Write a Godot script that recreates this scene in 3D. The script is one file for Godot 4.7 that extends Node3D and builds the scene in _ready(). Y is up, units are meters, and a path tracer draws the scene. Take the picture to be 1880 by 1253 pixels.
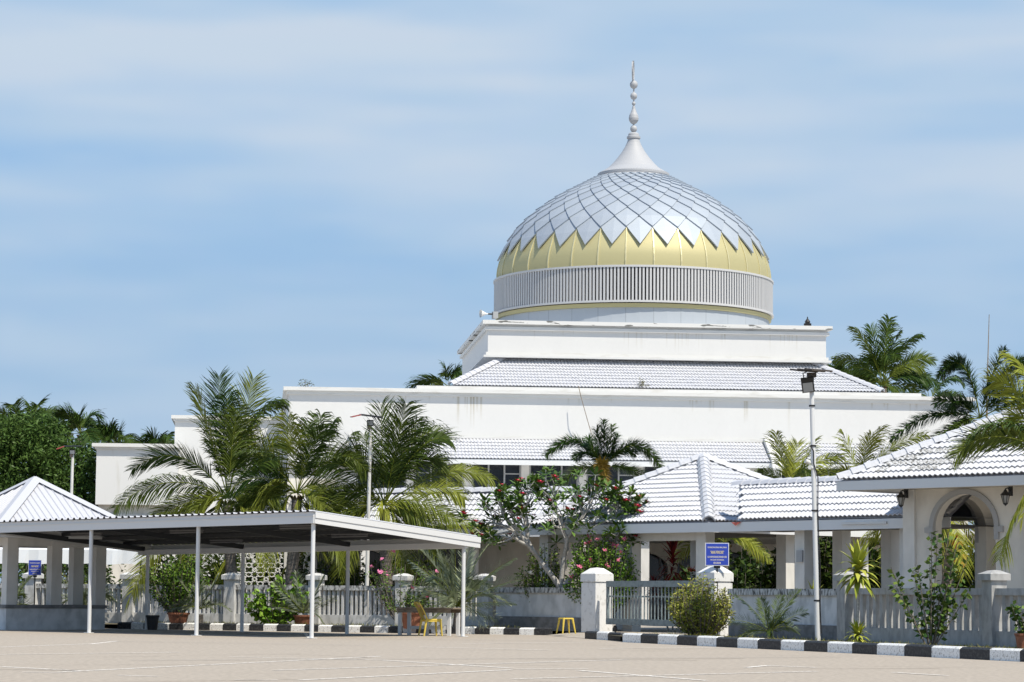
extends Node3D

# ---------- mesh builder ----------
class B:
	var v := PackedVector3Array()
	var n := PackedVector3Array()
	var c := PackedColorArray()
	var col := Color(1, 1, 1)
	func tri(a: Vector3, b: Vector3, d: Vector3) -> void:  # counter-clockwise seen from the front
		var m: Vector3 = (b - a).cross(d - a).normalized()
		v.append(a); v.append(d); v.append(b)
		n.append(m); n.append(m); n.append(m)
		c.append(col); c.append(col); c.append(col)
	func trin(a: Vector3, b: Vector3, d: Vector3, na: Vector3, nb: Vector3, nd: Vector3) -> void:
		v.append(a); v.append(d); v.append(b)
		n.append(na); n.append(nd); n.append(nb)
		c.append(col); c.append(col); c.append(col)
	func quad(a: Vector3, b: Vector3, d: Vector3, e: Vector3) -> void:
		tri(a, b, d); tri(a, d, e)
	func box(lo: Vector3, hi: Vector3, xf := Transform3D()) -> void:
		var p: Array = []
		for i in 8:
			p.append(xf * Vector3(hi.x if i & 1 else lo.x, hi.y if i & 2 else lo.y, hi.z if i & 4 else lo.z))
		quad(p[4], p[5], p[7], p[6]); quad(p[1], p[0], p[2], p[3])
		quad(p[5], p[1], p[3], p[7]); quad(p[0], p[4], p[6], p[2])
		quad(p[6], p[7], p[3], p[2]); quad(p[0], p[1], p[5], p[4])
	func cbox(lo: Vector3, hi: Vector3, k: float, xf := Transform3D()) -> void:  # box whose upper edges are chamfered
		box(lo, Vector3(hi.x, hi.y - k, hi.z), xf)
		var a: Array = [Vector3(lo.x, hi.y - k, hi.z), Vector3(hi.x, hi.y - k, hi.z), Vector3(hi.x, hi.y - k, lo.z), Vector3(lo.x, hi.y - k, lo.z)]
		var t: Array = [Vector3(lo.x + k, hi.y, hi.z - k), Vector3(hi.x - k, hi.y, hi.z - k), Vector3(hi.x - k, hi.y, lo.z + k), Vector3(lo.x + k, hi.y, lo.z + k)]
		for i in 4:
			var j := (i + 1) % 4
			quad(xf * a[i], xf * a[j], xf * t[j], xf * t[i])
		quad(xf * t[0], xf * t[1], xf * t[2], xf * t[3])
	func tube(p: Vector3, q: Vector3, r0: float, r1: float, seg := 8, caps := true) -> void:
		var a: Vector3 = (q - p).normalized()
		var s: Vector3 = a.cross(Vector3.RIGHT if absf(a.x) < .8 else Vector3.UP).normalized()
		var t: Vector3 = a.cross(s)
		for i in seg:
			var x := TAU * i / seg
			var y := TAU * (i + 1) / seg
			var m: Vector3 = s * cos(x) + t * sin(x)
			var o: Vector3 = s * cos(y) + t * sin(y)
			trin(p + m * r0, p + o * r0, q + o * r1, m, o, o)
			trin(p + m * r0, q + o * r1, q + m * r1, m, o, m)
			if caps:
				tri(q, q + m * r1, q + o * r1); tri(p, p + o * r0, p + m * r0)
	func lathe(prof: Array, seg: int, at := Vector3.ZERO, a0 := 0.0, a1 := TAU) -> void:  # prof: Vector2(radius, height) upwards
		for j in prof.size() - 1:
			var p: Vector2 = prof[j]
			var q: Vector2 = prof[j + 1]
			var d: Vector2 = (q - p).normalized()
			for i in seg:
				var x := a0 + (a1 - a0) * i / seg
				var y := a0 + (a1 - a0) * (i + 1) / seg
				var ex := Vector3(sin(x), 0, cos(x))
				var ey := Vector3(sin(y), 0, cos(y))
				var nx: Vector3 = ex * d.y - Vector3.UP * d.x
				var ny: Vector3 = ey * d.y - Vector3.UP * d.x
				var u := Vector3.UP
				trin(at + ex * p.x + u * p.y, at + ey * p.x + u * p.y, at + ey * q.x + u * q.y, nx, ny, ny)
				trin(at + ex * p.x + u * p.y, at + ey * q.x + u * q.y, at + ex * q.x + u * q.y, nx, ny, nx)
	func extrude(poly: PackedVector2Array, d: float, xf := Transform3D()) -> void:  # counter-clockwise outline, front face at z = 0, back at -d
		var ix := Geometry2D.triangulate_polygon(poly)
		for k in range(0, ix.size(), 3):
			var q: Array = []
			for w in 3:
				q.append(Vector3(poly[ix[k + w]].x, poly[ix[k + w]].y, 0))
			if (q[1] - q[0]).cross(q[2] - q[0]).z < 0:
				q = [q[0], q[2], q[1]]
			tri(xf * q[0], xf * q[1], xf * q[2])
			var z := Vector3(0, 0, -d)
			tri(xf * (q[0] + z), xf * (q[2] + z), xf * (q[1] + z))
		for i in poly.size():
			var a := Vector3(poly[i].x, poly[i].y, 0)
			var b := Vector3(poly[(i + 1) % poly.size()].x, poly[(i + 1) % poly.size()].y, 0)
			var z := Vector3(0, 0, -d)
			quad(xf * (a + z), xf * (b + z), xf * b, xf * a)
	func leaf(p: Vector3, dir: Vector3, side: Vector3, l: float, w: float, bend: float) -> void:
		var m: Vector3 = p + dir * l * .5
		var e: Vector3 = m + (dir + Vector3.DOWN * bend).normalized() * l * .5
		var s: Vector3 = side * w * .5
		tri(p, m + s, m - s); tri(m - s, m + s, e)
	func mesh() -> ArrayMesh:
		var a: Array = []
		a.resize(Mesh.ARRAY_MAX)
		a[Mesh.ARRAY_VERTEX] = v; a[Mesh.ARRAY_NORMAL] = n; a[Mesh.ARRAY_COLOR] = c
		var m := ArrayMesh.new()
		m.add_surface_from_arrays(Mesh.PRIMITIVE_TRIANGLES, a)
		return m

var rng := RandomNumberGenerator.new()
var taken := {}
var M := {}

func V(x: float, y: float, depth: float) -> Vector3:
	return Vector3(x, y, -depth)

func R(a: float, b: float) -> float:
	return rng.randf_range(a, b)

func put(o: Node3D, called: String, parent: Node) -> void:
	var key := str(parent.get_instance_id()) + called
	var k: int = taken.get(key, 0)
	taken[key] = k + 1
	o.name = called if k == 0 else "%s_%03d" % [called, k]
	parent.add_child(o)

func place(called: String, mesh: Mesh, mat: Material, parent: Node, xf := Transform3D()) -> MeshInstance3D:
	var o := MeshInstance3D.new()
	o.mesh = mesh; o.material_override = mat; o.transform = xf
	put(o, called, parent)
	return o

func obj(called: String, b: B, mat: Material, parent: Node, xf := Transform3D()) -> MeshInstance3D:
	return place(called, b.mesh(), mat, parent, xf)

func tag(o: Node, label: String, category := "", group := "", kind := "") -> Node:
	if label: o.set_meta("label", label)
	if category: o.set_meta("category", category)
	if group: o.set_meta("group", group)
	if kind: o.set_meta("kind", kind)
	return o

func thing(called: String, label: String, category: String, at: Vector3, turn := 0.0, group := "") -> Node3D:
	var o := Node3D.new()
	put(o, called, self)
	o.position = at; o.rotation.y = turn
	tag(o, label, category, group)
	return o

func lit(r: float, g: float, b: float) -> Color:
	return Color(r, g, b).linear_to_srgb()

func mat(c: Color, rough := .8, metal := 0.0) -> StandardMaterial3D:
	var m := StandardMaterial3D.new()
	m.albedo_color = c; m.roughness = rough; m.metallic = metal
	return m

func noisy(a: Color, b: Color, freq: float, scale: Vector3, rough := .85, lo := .35, hi := .65, sz := 512, oct := 5, sd := 1) -> StandardMaterial3D:  # world-laid noise between two base colours
	var f := FastNoiseLite.new()
	f.seed = sd; f.frequency = freq; f.fractal_octaves = oct; f.noise_type = FastNoiseLite.TYPE_SIMPLEX_SMOOTH
	var t := NoiseTexture2D.new()
	t.width = sz; t.height = sz; t.seamless = true; t.noise = f; t.generate_mipmaps = false
	var g := Gradient.new()
	g.offsets = PackedFloat32Array([lo, hi]); g.colors = PackedColorArray([a, b])
	t.color_ramp = g
	var m := mat(Color(1, 1, 1), rough)
	m.albedo_texture = t
	m.uv1_triplanar = true; m.uv1_world_triplanar = true; m.uv1_scale = scale
	return m

func bumpy(m: StandardMaterial3D, freq: float, strength: float, sd := 7) -> void:
	var f := FastNoiseLite.new()
	f.seed = sd; f.frequency = freq; f.fractal_octaves = 4
	var t := NoiseTexture2D.new()
	t.width = 512; t.height = 512; t.seamless = true; t.noise = f; t.as_normal_map = true; t.bump_strength = strength; t.generate_mipmaps = false
	m.normal_enabled = true; m.normal_texture = t; m.normal_scale = 1.0

func foliage(rough := .45) -> StandardMaterial3D:
	var m := mat(Color(1, 1, 1), rough)
	m.vertex_color_use_as_albedo = true
	m.metallic_specular = .22
	m.backlight_enabled = true; m.backlight = lit(.02, .035, .004)
	return m

func make_sky() -> Sky:
	var w := 2048
	var h := 1024
	var f := FastNoiseLite.new()
	f.seed = 17; f.frequency = .015; f.fractal_octaves = 6; f.fractal_gain = .58; f.noise_type = FastNoiseLite.TYPE_SIMPLEX_SMOOTH
	f.domain_warp_enabled = true; f.domain_warp_amplitude = 26.0; f.domain_warp_frequency = .008
	var im := f.get_seamless_image(512, h)
	im.convert(Image.FORMAT_L8)
	var cl := im.get_data()
	var f2 := FastNoiseLite.new()
	f2.seed = 29; f2.frequency = .05; f2.fractal_octaves = 5; f2.fractal_gain = .6
	var im2 := f2.get_seamless_image(256, h)
	im2.convert(Image.FORMAT_L8)
	var c2 := im2.get_data()
	var out := PackedByteArray()
	out.resize(w * h * 3)
	var stops := [[-90.0, 150, 145, 138], [-1.0, 160, 165, 172], [0.0, 168, 193, 220], [4.0, 166, 196, 225], [9.0, 157, 194, 231], [15.0, 163, 197, 231], [24.0, 150, 186, 226], [45.0, 100, 147, 208], [90.0, 72, 120, 190]]
	for y in h:
		var e := 90.0 - 180.0 * (y + .5) / h
		var k := 0
		while k < stops.size() - 2 and e > stops[k + 1][0]:
			k += 1
		var q: float = (e - stops[k][0]) / (stops[k + 1][0] - stops[k][0])
		var r: float = lerpf(stops[k][1], stops[k + 1][1], q)
		var g: float = lerpf(stops[k][2], stops[k + 1][2], q)
		var b: float = lerpf(stops[k][3], stops[k + 1][3], q)
		var amount := 0.0 if e < -1.0 else clampf(.55 + e * .025, .4, 1.0)
		var o := y * w
		var p := y * 512
		var p2 := y * 256
		for x in w:
			var i0 := x >> 2
			var i1 := (i0 + 1) & 511
			var fx := (x & 3) * .25
			var s: float = (lerpf(cl[p + i0], cl[p + i1], fx) - 88.0) / 165.0 + (lerpf(c2[p2 + (x >> 3)], c2[p2 + (((x >> 3) + 1) & 255)], (x & 7) * .125) - 112.0) / 150.0
			var a: float = clampf(s, 0.0, 1.0) * amount * .95
			var i := (o + x) * 3
			out[i] = int(lerpf(r, 209.0, a)); out[i + 1] = int(lerpf(g, 220.0, a)); out[i + 2] = int(lerpf(b, 233.0, a))
	var pic := Image.create_from_data(w, h, false, Image.FORMAT_RGB8, out)
	var pm := PanoramaSkyMaterial.new()
	pm.panorama = ImageTexture.create_from_image(pic)
	var sky := Sky.new()
	sky.sky_material = pm
	return sky

func materials() -> void:
	M.white = noisy(lit(.66, .66, .655), lit(.60, .595, .57), .012, Vector3(.35, .05, .35), .9, .66, .95, 512, 4, 3)
	M.tier = noisy(lit(.66, .66, .655), lit(.55, .54, .49), .014, Vector3(.45, .05, .45), .9, .62, .88, 512, 4, 9)
	M.trim = noisy(lit(.66, .66, .65), lit(.58, .57, .54), .012, Vector3(.12, .5, .12), .9, .6, .9, 512, 5, 5)
	M.mildew = noisy(lit(.66, .66, .65), lit(.10, .10, .095), .012, Vector3(.11, .5, .11), .9, .74, .80, 512, 5, 14)
	M.tile = noisy(lit(.56, .57, .60), lit(.48, .49, .52), .03, Vector3(.7, .7, .7), .62, .4, .7, 512, 4, 21)
	M.tile_b = mat(lit(.52, .53, .57), .6)
	M.tile_moss = noisy(lit(.52, .53, .55), lit(.13, .125, .115), .03, Vector3(.8, .8, .8), .85, .47, .56, 512, 6, 33)
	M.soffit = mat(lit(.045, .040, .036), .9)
	M.beige = noisy(lit(.66, .63, .57), lit(.56, .53, .48), .02, Vector3(.4, .15, .4), .9, .4, .8, 256, 4, 41)
	M.column = noisy(lit(.66, .65, .62), lit(.58, .57, .54), .02, Vector3(.5, .2, .5), .85, .4, .8, 256, 4, 43)
	M.archtrim = mat(lit(.36, .36, .36), .85)
	M.fence_grey = noisy(lit(.40, .40, .395), lit(.29, .29, .285), .02, Vector3(.6, .25, .6), .9, .42, .75, 512, 5, 52)
	M.fence = noisy(lit(.62, .62, .62), lit(.44, .44, .43), .02, Vector3(.6, .25, .6), .9, .42, .75, 512, 5, 51)
	M.wallcap = noisy(lit(.55, .55, .54), lit(.06, .06, .058), .03, Vector3(.8, .25, .8), .92, .47, .66, 512, 5, 55)
	M.boundary = noisy(lit(.66, .67, .68), lit(.46, .47, .48), .015, Vector3(.35, .2, .35), .9, .4, .75, 512, 5, 57)
	M.pillar = noisy(lit(.72, .72, .71), lit(.42, .41, .39), .02, Vector3(.6, .35, .6), .9, .64, .92, 512, 6, 58)
	M.plinth = noisy(lit(.22, .22, .225), lit(.15, .15, .15), .03, Vector3(.6, .6, .6), .9, .4, .7, 256, 4, 59)
	M.kerb_white = noisy(lit(.80, .80, .79), lit(.34, .33, .31), .03, Vector3(.9, .9, .9), .85, .62, .76, 512, 6, 61)
	M.kerb_black = noisy(lit(.014, .015, .018), lit(.06, .06, .058), .03, Vector3(.9, .9, .9), .6, .5, .8, 512, 5, 63)
	M.asphalt = noisy(lit(.405, .350, .288), lit(.325, .282, .232), .02, Vector3(.35, .35, .35), .95, .3, .7, 1024, 8, 71)
	bumpy(M.asphalt, .3, 1.2)
	M.asphalt_worn = noisy(lit(.375, .322, .262), lit(.315, .27, .22), .02, Vector3(.5, .5, .5), .93, .3, .7, 512, 6, 72)
	M.paint = noisy(lit(.80, .77, .72), lit(.50, .43, .36), .05, Vector3(.5, .5, .5), .85, .5, .7, 512, 5, 73)
	M.paving = noisy(lit(.42, .37, .31), lit(.32, .285, .24), .03, Vector3(.3, .3, .3), .92, .3, .7, 512, 5, 75)
	M.soil = noisy(lit(.16, .125, .09), lit(.10, .10, .05), .04, Vector3(.6, .6, .6), .95, .3, .7, 512, 5, 77)
	M.steel = mat(lit(.66, .67, .68), .5)
	M.fascia = mat(lit(.66, .665, .67), .55)
	M.sheet = mat(lit(.47, .48, .52), .55, .0)
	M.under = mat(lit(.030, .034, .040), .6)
	M.gate = noisy(lit(.22, .27, .28), lit(.15, .18, .19), .03, Vector3(.8, .8, .8), .6, .4, .7, 256, 4, 81)
	M.dark = mat(lit(.02, .02, .022), .6)
	M.iron = mat(lit(.012, .012, .013), .45)
	M.glass = mat(lit(.018, .022, .03), .12)
	M.batten = mat(lit(.13, .13, .135), .6)
	M.frame = mat(lit(.34, .35, .36), .6)
	M.silver = mat(lit(.38, .425, .48), .62, .25)
	M.silver_b = mat(lit(.345, .39, .45), .64, .25)
	M.gold = mat(lit(.46, .42, .225), .58, .18)
	M.gold_rib = mat(lit(.66, .60, .36), .45, .4)
	M.slat = mat(lit(.55, .55, .555), .55, .15)
	M.drum = mat(lit(.40, .44, .49), .6, .1)
	M.cap = mat(lit(.40, .41, .43), .6, .0)
	M.yellow = mat(lit(.62, .46, .07), .45)
	M.wood = noisy(lit(.30, .24, .18), lit(.16, .125, .09), .03, Vector3(.5, 2.5, 2.5), .8, .35, .65, 256, 5, 91)
	M.clay = noisy(lit(.34, .14, .08), lit(.22, .085, .05), .03, Vector3(1.5, 1.5, 1.5), .85, .35, .65, 256, 4, 93)
	M.sign = mat(lit(.025, .06, .42), .5)
	M.letter = mat(lit(.70, .66, .62), .6)
	M.letter_y = mat(lit(.75, .62, .30), .6)
	M.signwhite = mat(lit(.70, .72, .76), .6)
	M.canvas = mat(lit(.72, .75, .78), .85)
	M.leaf = foliage(.42)
	M.dull = foliage(.6)
	M.bark = noisy(lit(.22, .19, .16), lit(.11, .095, .08), .03, Vector3(1.2, 2.5, 1.2), .95, .35, .65, 256, 5, 95)
	M.paleb = noisy(lit(.50, .485, .46), lit(.32, .31, .29), .03, Vector3(2, 2, 2), .9, .35, .65, 256, 5, 97)
	M.rust = mat(lit(.30, .05, .04), .7)
	M.panel = mat(lit(.02, .022, .03), .3)
	M.rustpanel = noisy(lit(.11, .085, .07), lit(.05, .045, .045), .05, Vector3(2, 2, 2), .7, .4, .6, 256, 4, 99)
	M.lens = mat(lit(.36, .36, .36), .25)
	M.cable = mat(lit(.01, .01, .012), .6)
	M.flower = foliage(.5)
	M.orange = mat(lit(.62, .20, .03), .5)

# ---------- roof tiles ----------
var tile_full: ArrayMesh
var tile_half: ArrayMesh
var cap_mesh: ArrayMesh
const GAUGE := .31
const TILE_W := .3

func make_tile(w: float, waves: int) -> ArrayMesh:
	var b := B.new()
	var k := waves * 6
	var l := .37
	for i in k:
		var x0 := w * i / k
		var x1 := w * (i + 1) / k
		var y0 := .040 * pow(sin(PI * waves * x0 / w), 2.0)
		var y1 := .040 * pow(sin(PI * waves * x1 / w), 2.0)
		var f0 := Vector3(x0, y0 + .047, 0)
		var f1 := Vector3(x1, y1 + .047, 0)
		var r0 := Vector3(x0, y0 + .006, -l)
		var r1 := Vector3(x1, y1 + .006, -l)
		b.quad(f0, f1, r1, r0)
		b.quad(Vector3(x0, y0 + .024, 0), Vector3(x1, y1 + .024, 0), f1, f0)
	return b.mesh()

func make_cap() -> ArrayMesh:  # one angular hip tile, axis along z, lower end at z = 0
	var b := B.new()
	var pts: Array = [Vector2(-.17, -.05), Vector2(-.10, .055), Vector2(0, .10), Vector2(.10, .055), Vector2(.17, -.05)]
	for i in 4:
		var p: Vector2 = pts[i]
		var q: Vector2 = pts[i + 1]
		b.quad(Vector3(p.x * 1.08, p.y + .03, 0), Vector3(q.x * 1.08, q.y + .03, 0), Vector3(q.x, q.y, -.40), Vector3(p.x, p.y, -.40))
		b.quad(Vector3(p.x * 1.0, p.y - .01, 0), Vector3(q.x * 1.0, q.y - .01, 0), Vector3(q.x * 1.08, q.y + .03, 0), Vector3(p.x * 1.08, p.y + .03, 0))
	return b.mesh()

func tile_face(list: Array, o: Vector3, ex: Vector3, up: Vector3, w: float, h: float, ins: Callable, moss = null) -> void:
	var nn: Vector3 = ex.cross(up).normalized()
	if nn.y < 0: nn = -nn
	var bs := Basis(ex, nn, -up)
	for r in int(floor(h / GAUGE + .02)):
		for c in int(ceil(w / TILE_W)):
			for half in 3:
				var x := c * TILE_W + (.15 if half == 2 else 0.0)
				var wd := TILE_W if half == 0 else .15
				var y := r * GAUGE
				if ins.call(x, y + .12) and ins.call(x + wd, y + .12):
					var m := 0 if rng.randf() < .72 else 1
					if moss != null and moss.call(x, y): m = 2
					list.append([Transform3D(bs, o + ex * x + up * y + nn * R(-.003, .004)), half > 0, m])
					if half == 0: break

func lay_tiles(owner_thing: Node3D, roof: Node3D, list: Array) -> void:
	var g := owner_thing.transform * roof.transform
	for e in list:
		e.append((g * (e[0] as Transform3D).origin).distance_squared_to(Vector3(0, 1.1, 0)))
	list.sort_custom(func(p, q): return p[3] < q[3])
	var ms: Array = [M.tile, M.tile_b, M.tile_moss]
	for i in mini(300, list.size()):
		var e: Array = list[i]
		place("tile", tile_half if e[1] else tile_full, ms[e[2]], roof, e[0])
	for hf in 2:
		for k in 3:
			var rest: Array = []
			for i in range(300, list.size()):
				if int(list[i][1]) == hf and list[i][2] == k: rest.append(list[i][0])
			if rest.is_empty(): continue
			var mm := MultiMesh.new()
			mm.transform_format = MultiMesh.TRANSFORM_3D
			mm.mesh = tile_half if hf else tile_full
			mm.instance_count = rest.size()
			for i in rest.size(): mm.set_instance_transform(i, rest[i])
			var o := MultiMeshInstance3D.new()
			o.multimesh = mm; o.material_override = ms[k]
			put(o, "roof_tiles", roof)
			o.set_meta("kind", "stuff")

func hip_caps(a: Vector3, b: Vector3, roof: Node3D, m: Material) -> void:  # from the eave end up
	var d: Vector3 = b - a
	var n := int(round(d.length() / .34))
	d = d.normalized()
	var s: Vector3 = d.cross(Vector3.UP).normalized()
	var u: Vector3 = s.cross(d)
	for i in n:
		place("ridge_cap", cap_mesh, m, roof, Transform3D(Basis(s, u, -d), a + (b - a) * (float(i) / n)))

func bx(b: B, t0: float, t1: float, h0: float, h1: float, d0: float, d1: float) -> void:
	b.box(Vector3(t0, h0, -d1), Vector3(t1, h1, -d0))

func block(called: String, m: Material, parent: Node, t0: float, t1: float, h0: float, h1: float, d0: float, d1: float) -> MeshInstance3D:
	var b := B.new()
	bx(b, t0, t1, h0, h1, d0, d1)
	return obj(called, b, m, parent)

# ---------- dome ----------
var prof: Array = [Vector2(6.52, 15.95), Vector2(6.53, 16.2), Vector2(6.48, 16.6), Vector2(6.37, 16.95), Vector2(6.08, 17.6), Vector2(5.62, 18.32), Vector2(5.15, 18.82), Vector2(4.66, 19.24), Vector2(3.84, 19.84), Vector2(3.25, 20.18), Vector2(2.4, 20.62), Vector2(1.75, 20.98)]

func dome_r(h: float) -> float:
	for i in prof.size() - 1:
		if h <= prof[i + 1].y:
			return lerpf(prof[i].x, prof[i + 1].x, clampf((h - prof[i].y) / (prof[i + 1].y - prof[i].y), 0, 1))
	return 1.75

func dome_p(a: float, h: float, out: float) -> Vector3:
	var e := .02
	var r := dome_r(h)
	var sl := Vector2(dome_r(h + e) - dome_r(h - e), 2 * e).normalized()
	return Vector3(sin(a) * (r + out * sl.y), h - out * sl.x, cos(a) * (r + out * sl.y))

func make_scale(ht: float, hm: float, hb: float, da: float) -> ArrayMesh:  # a folded kite lying on the dome, its tip lifted
	var b := B.new()
	var lift := func(h: float) -> float: return .03 + .115 * clampf((ht - h) / (ht - hb), 0, 1)
	var k := 4
	var rows: Array = []
	for i in k * 2 + 1:
		var h: float
		var w: float
		if i <= k:
			h = lerpf(hb, hm, float(i) / k); w = da * i / k
		else:
			h = lerpf(hm, ht, float(i - k) / k); w = da * (1.0 - float(i - k) / k)
		var l: float = lift.call(h)
		rows.append([dome_p(-w, h, l * .96), dome_p(0, h, l), dome_p(w, h, l * .96), dome_p(-w, h, l * .96 - .07), dome_p(w, h, l * .96 - .07)])
	for i in rows.size() - 1:
		var p: Array = rows[i]
		var q: Array = rows[i + 1]
		b.quad(p[0], p[1], q[1], q[0]); b.quad(p[1], p[2], q[2], q[1])
		b.quad(p[3], p[0], q[0], q[3]); b.quad(p[2], p[4], q[4], q[2])
	return b.mesh()

func make_dome(mosque: Node3D) -> void:
	var N := 32
	var st := TAU / N
	var b := B.new()
	b.lathe([Vector2(6.42, 13.2), Vector2(6.42, 14.05), Vector2(6.25, 14.06), Vector2(6.25, 15.96), Vector2(6.4, 15.97)], 64)
	var inner: Array = []
	for q in prof: inner.append(Vector2(q.x - .05, q.y))
	b.lathe(inner, 64)
	var dome := obj("dome", b, mat(lit(.05, .05, .055), .7), mosque, Transform3D(Basis(), Vector3(16.4, 0, -9.8)))
	var pb := B.new()
	var x := st * .5 - .0006
	for i in 2:
		pb.quad(Vector3(sin(-x + x * i) * 6.47, 13.2, cos(-x + x * i) * 6.47), Vector3(sin(x * i) * 6.47, 13.2, cos(x * i) * 6.47), Vector3(sin(x * i) * 6.47, 14.06, cos(x * i) * 6.47), Vector3(sin(-x + x * i) * 6.47, 14.06, cos(-x + x * i) * 6.47))
	var gb := B.new()
	var cols := 2
	var hs: Array = [15.96, 16.2, 16.5, 16.8, 17.1, 17.4, 17.75, 18.1]
	for j in hs.size() - 1:
		for i in cols:
			var a0 := -x + 2 * x * i / cols
			var a1 := -x + 2 * x * (i + 1) / cols
			var n0 := dome_p(a0 * .3, hs[j], 1.0) - dome_p(a0 * .3, hs[j], 0.0)
			var n1 := dome_p(a1 * .3, hs[j], 1.0) - dome_p(a1 * .3, hs[j], 0.0)
			var n2 := dome_p(a0 * .3, hs[j + 1], 1.0) - dome_p(a0 * .3, hs[j + 1], 0.0)
			var n3 := dome_p(a1 * .3, hs[j + 1], 1.0) - dome_p(a1 * .3, hs[j + 1], 0.0)
			var p0 := dome_p(a0, hs[j], 0); var p1 := dome_p(a1, hs[j], 0)
			var p2 := dome_p(a0, hs[j + 1], 0); var p3 := dome_p(a1, hs[j + 1], 0)
			gb.trin(p0, p1, p3, n0, n1, n3); gb.trin(p0, p3, p2, n0, n3, n2)
	var rb := B.new()
	for j in hs.size() - 1:
		var y := st * .5
		rb.quad(dome_p(y - .0045, hs[j], .035), dome_p(y + .0045, hs[j], .035), dome_p(y + .0045, hs[j + 1], .035), dome_p(y - .0045, hs[j + 1], .035))
		rb.quad(dome_p(y - .0045, hs[j], -.01), dome_p(y - .0045, hs[j], .035), dome_p(y - .0045, hs[j + 1], .035), dome_p(y - .0045, hs[j + 1], -.01))
		rb.quad(dome_p(y + .0045, hs[j], .035), dome_p(y + .0045, hs[j], -.01), dome_p(y + .0045, hs[j + 1], -.01), dome_p(y + .0045, hs[j + 1], .035))
	var pm := pb.mesh(); var gm := gb.mesh(); var rm := rb.mesh()
	for i in N:
		var rot := Transform3D(Basis(Vector3.UP, i * st + st * .5))
		place("drum_panel", pm, M.drum, dome, rot)
		place("gold_panel", gm, M.gold, dome, rot)
		place("gold_seam", rm, M.gold_rib, dome, rot)
	var hb := B.new()
	hb.lathe([Vector2(6.40, 14.06), Vector2(6.56, 14.07), Vector2(6.58, 14.24), Vector2(6.3, 14.26)], 96)
	obj("gold_band", hb, M.gold, dome)
	for yy in [14.30, 15.90]:
		var ring := B.new()
		ring.lathe([Vector2(6.50, yy - .02), Vector2(6.68, yy - .02), Vector2(6.68, yy + .07), Vector2(6.48, yy + .07)], 128)
		obj("louvre_rail", ring, M.slat, dome)
	var sb := B.new()
	sb.box(Vector3(-.045, 14.37, 6.54), Vector3(.045, 15.88, 6.645))
	var sm := sb.mesh()
	for i in 256:
		place("slat", sm, M.slat, dome, Transform3D(Basis(Vector3.UP, i * TAU / 256.0)))
	var tips: Array = [16.92, 17.76, 18.31, 18.78, 19.2, 19.56, 19.86, 20.13, 20.36, 20.56, 20.72, 20.86, 20.97, 21.0]
	var small: Array = []
	for k in 12:
		var m := make_scale(minf(tips[k + 2] + .06, 21.0), tips[k + 1] + .02, tips[k], st * .5)
		for i in N:
			var rot := Transform3D(Basis(Vector3.UP, (i + (0.0 if k % 2 else .5)) * st + rng.randf_range(-.0015, .0015)))
			if k < 9: place("scale_panel", m, M.silver if (i * 7 + k * 3) % 5 < 3 else M.silver_b, dome, rot)
			else: small.append([m, rot])
	var tool := SurfaceTool.new()
	for e in small: tool.append_from(e[0], 0, e[1])
	var so := place("upper_scale_panels", tool.commit(), M.silver, dome)
	so.set_meta("kind", "stuff")
	var cb := B.new()
	cb.lathe([Vector2(1.86, 20.86), Vector2(1.86, 20.98), Vector2(1.70, 21.06), Vector2(1.72, 21.10), Vector2(1.72, 21.2), Vector2(1.62, 21.26)], 48)
	obj("cap_ring", cb, M.cap, dome)
	cb = B.new()
	var cone: Array = [Vector2(1.64, 21.25), Vector2(1.42, 21.36), Vector2(1.22, 21.48), Vector2(.98, 21.7), Vector2(.74, 21.97), Vector2(.56, 22.2), Vector2(.42, 22.42), Vector2(.33, 22.6), Vector2(.26, 22.8)]
	for i in cone.size(): cone[i] = Vector2(cone[i].x, 21.25 + (cone[i].y - 21.25) * 1.09)
	cb.lathe(cone, 48)
	obj("cap_cone", cb, M.cap, dome)
	var f := B.new()
	f.lathe([Vector2(.26, 22.78), Vector2(.33, 22.82), Vector2(.33, 22.9), Vector2(.27, 22.93), Vector2(.26, 23.02), Vector2(.2, 23.08), Vector2(.06, 23.1), Vector2(.035, 23.12), Vector2(.035, 25.5)], 20)
	var fin := obj("finial", f, M.cap, mosque, dome.transform * Transform3D(Basis.from_scale(Vector3(1, 1.075, 1)), Vector3(0, -21.25 * .075, 0)))
	for e in [[23.26, .165], [24.41, .092], [24.75, .168], [25.27, .192]]:
		var q := B.new()
		var pts: Array = []
		for i in 13:
			var w := PI * i / 12.0
			pts.append(Vector2(maxf(.001, sin(w) * e[1]), e[0] - cos(w) * e[1]))
		q.lathe(pts, 20)
		obj("ball", q, M.cap, fin)
	f = B.new()
	f.lathe([Vector2(.04, 23.46), Vector2(.15, 23.53), Vector2(.225, 23.64), Vector2(.24, 23.74), Vector2(.21, 23.88), Vector2(.14, 24.02), Vector2(.085, 24.16), Vector2(.06, 24.3)], 24)
	obj("vase", f, M.cap, fin)
	var cr: PackedVector2Array = []
	for i in 21:
		var w := -PI * .8 + PI * 1.6 * i / 20.0
		cr.append(Vector2(cos(w - PI * .42) * .5, sin(w - PI * .42) * .5))
	for i in 21:
		var w := PI * .74 - PI * 1.48 * i / 20.0
		cr.append(Vector2(cos(w - PI * .42) * .37 - .07, sin(w - PI * .42) * .37 + .14))
	f = B.new()
	f.extrude(cr, .07)
	obj("crescent", f, M.cap, fin, Transform3D(Basis(Vector3.UP, 1.36), Vector3(0, 25.93, 0)))

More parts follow.
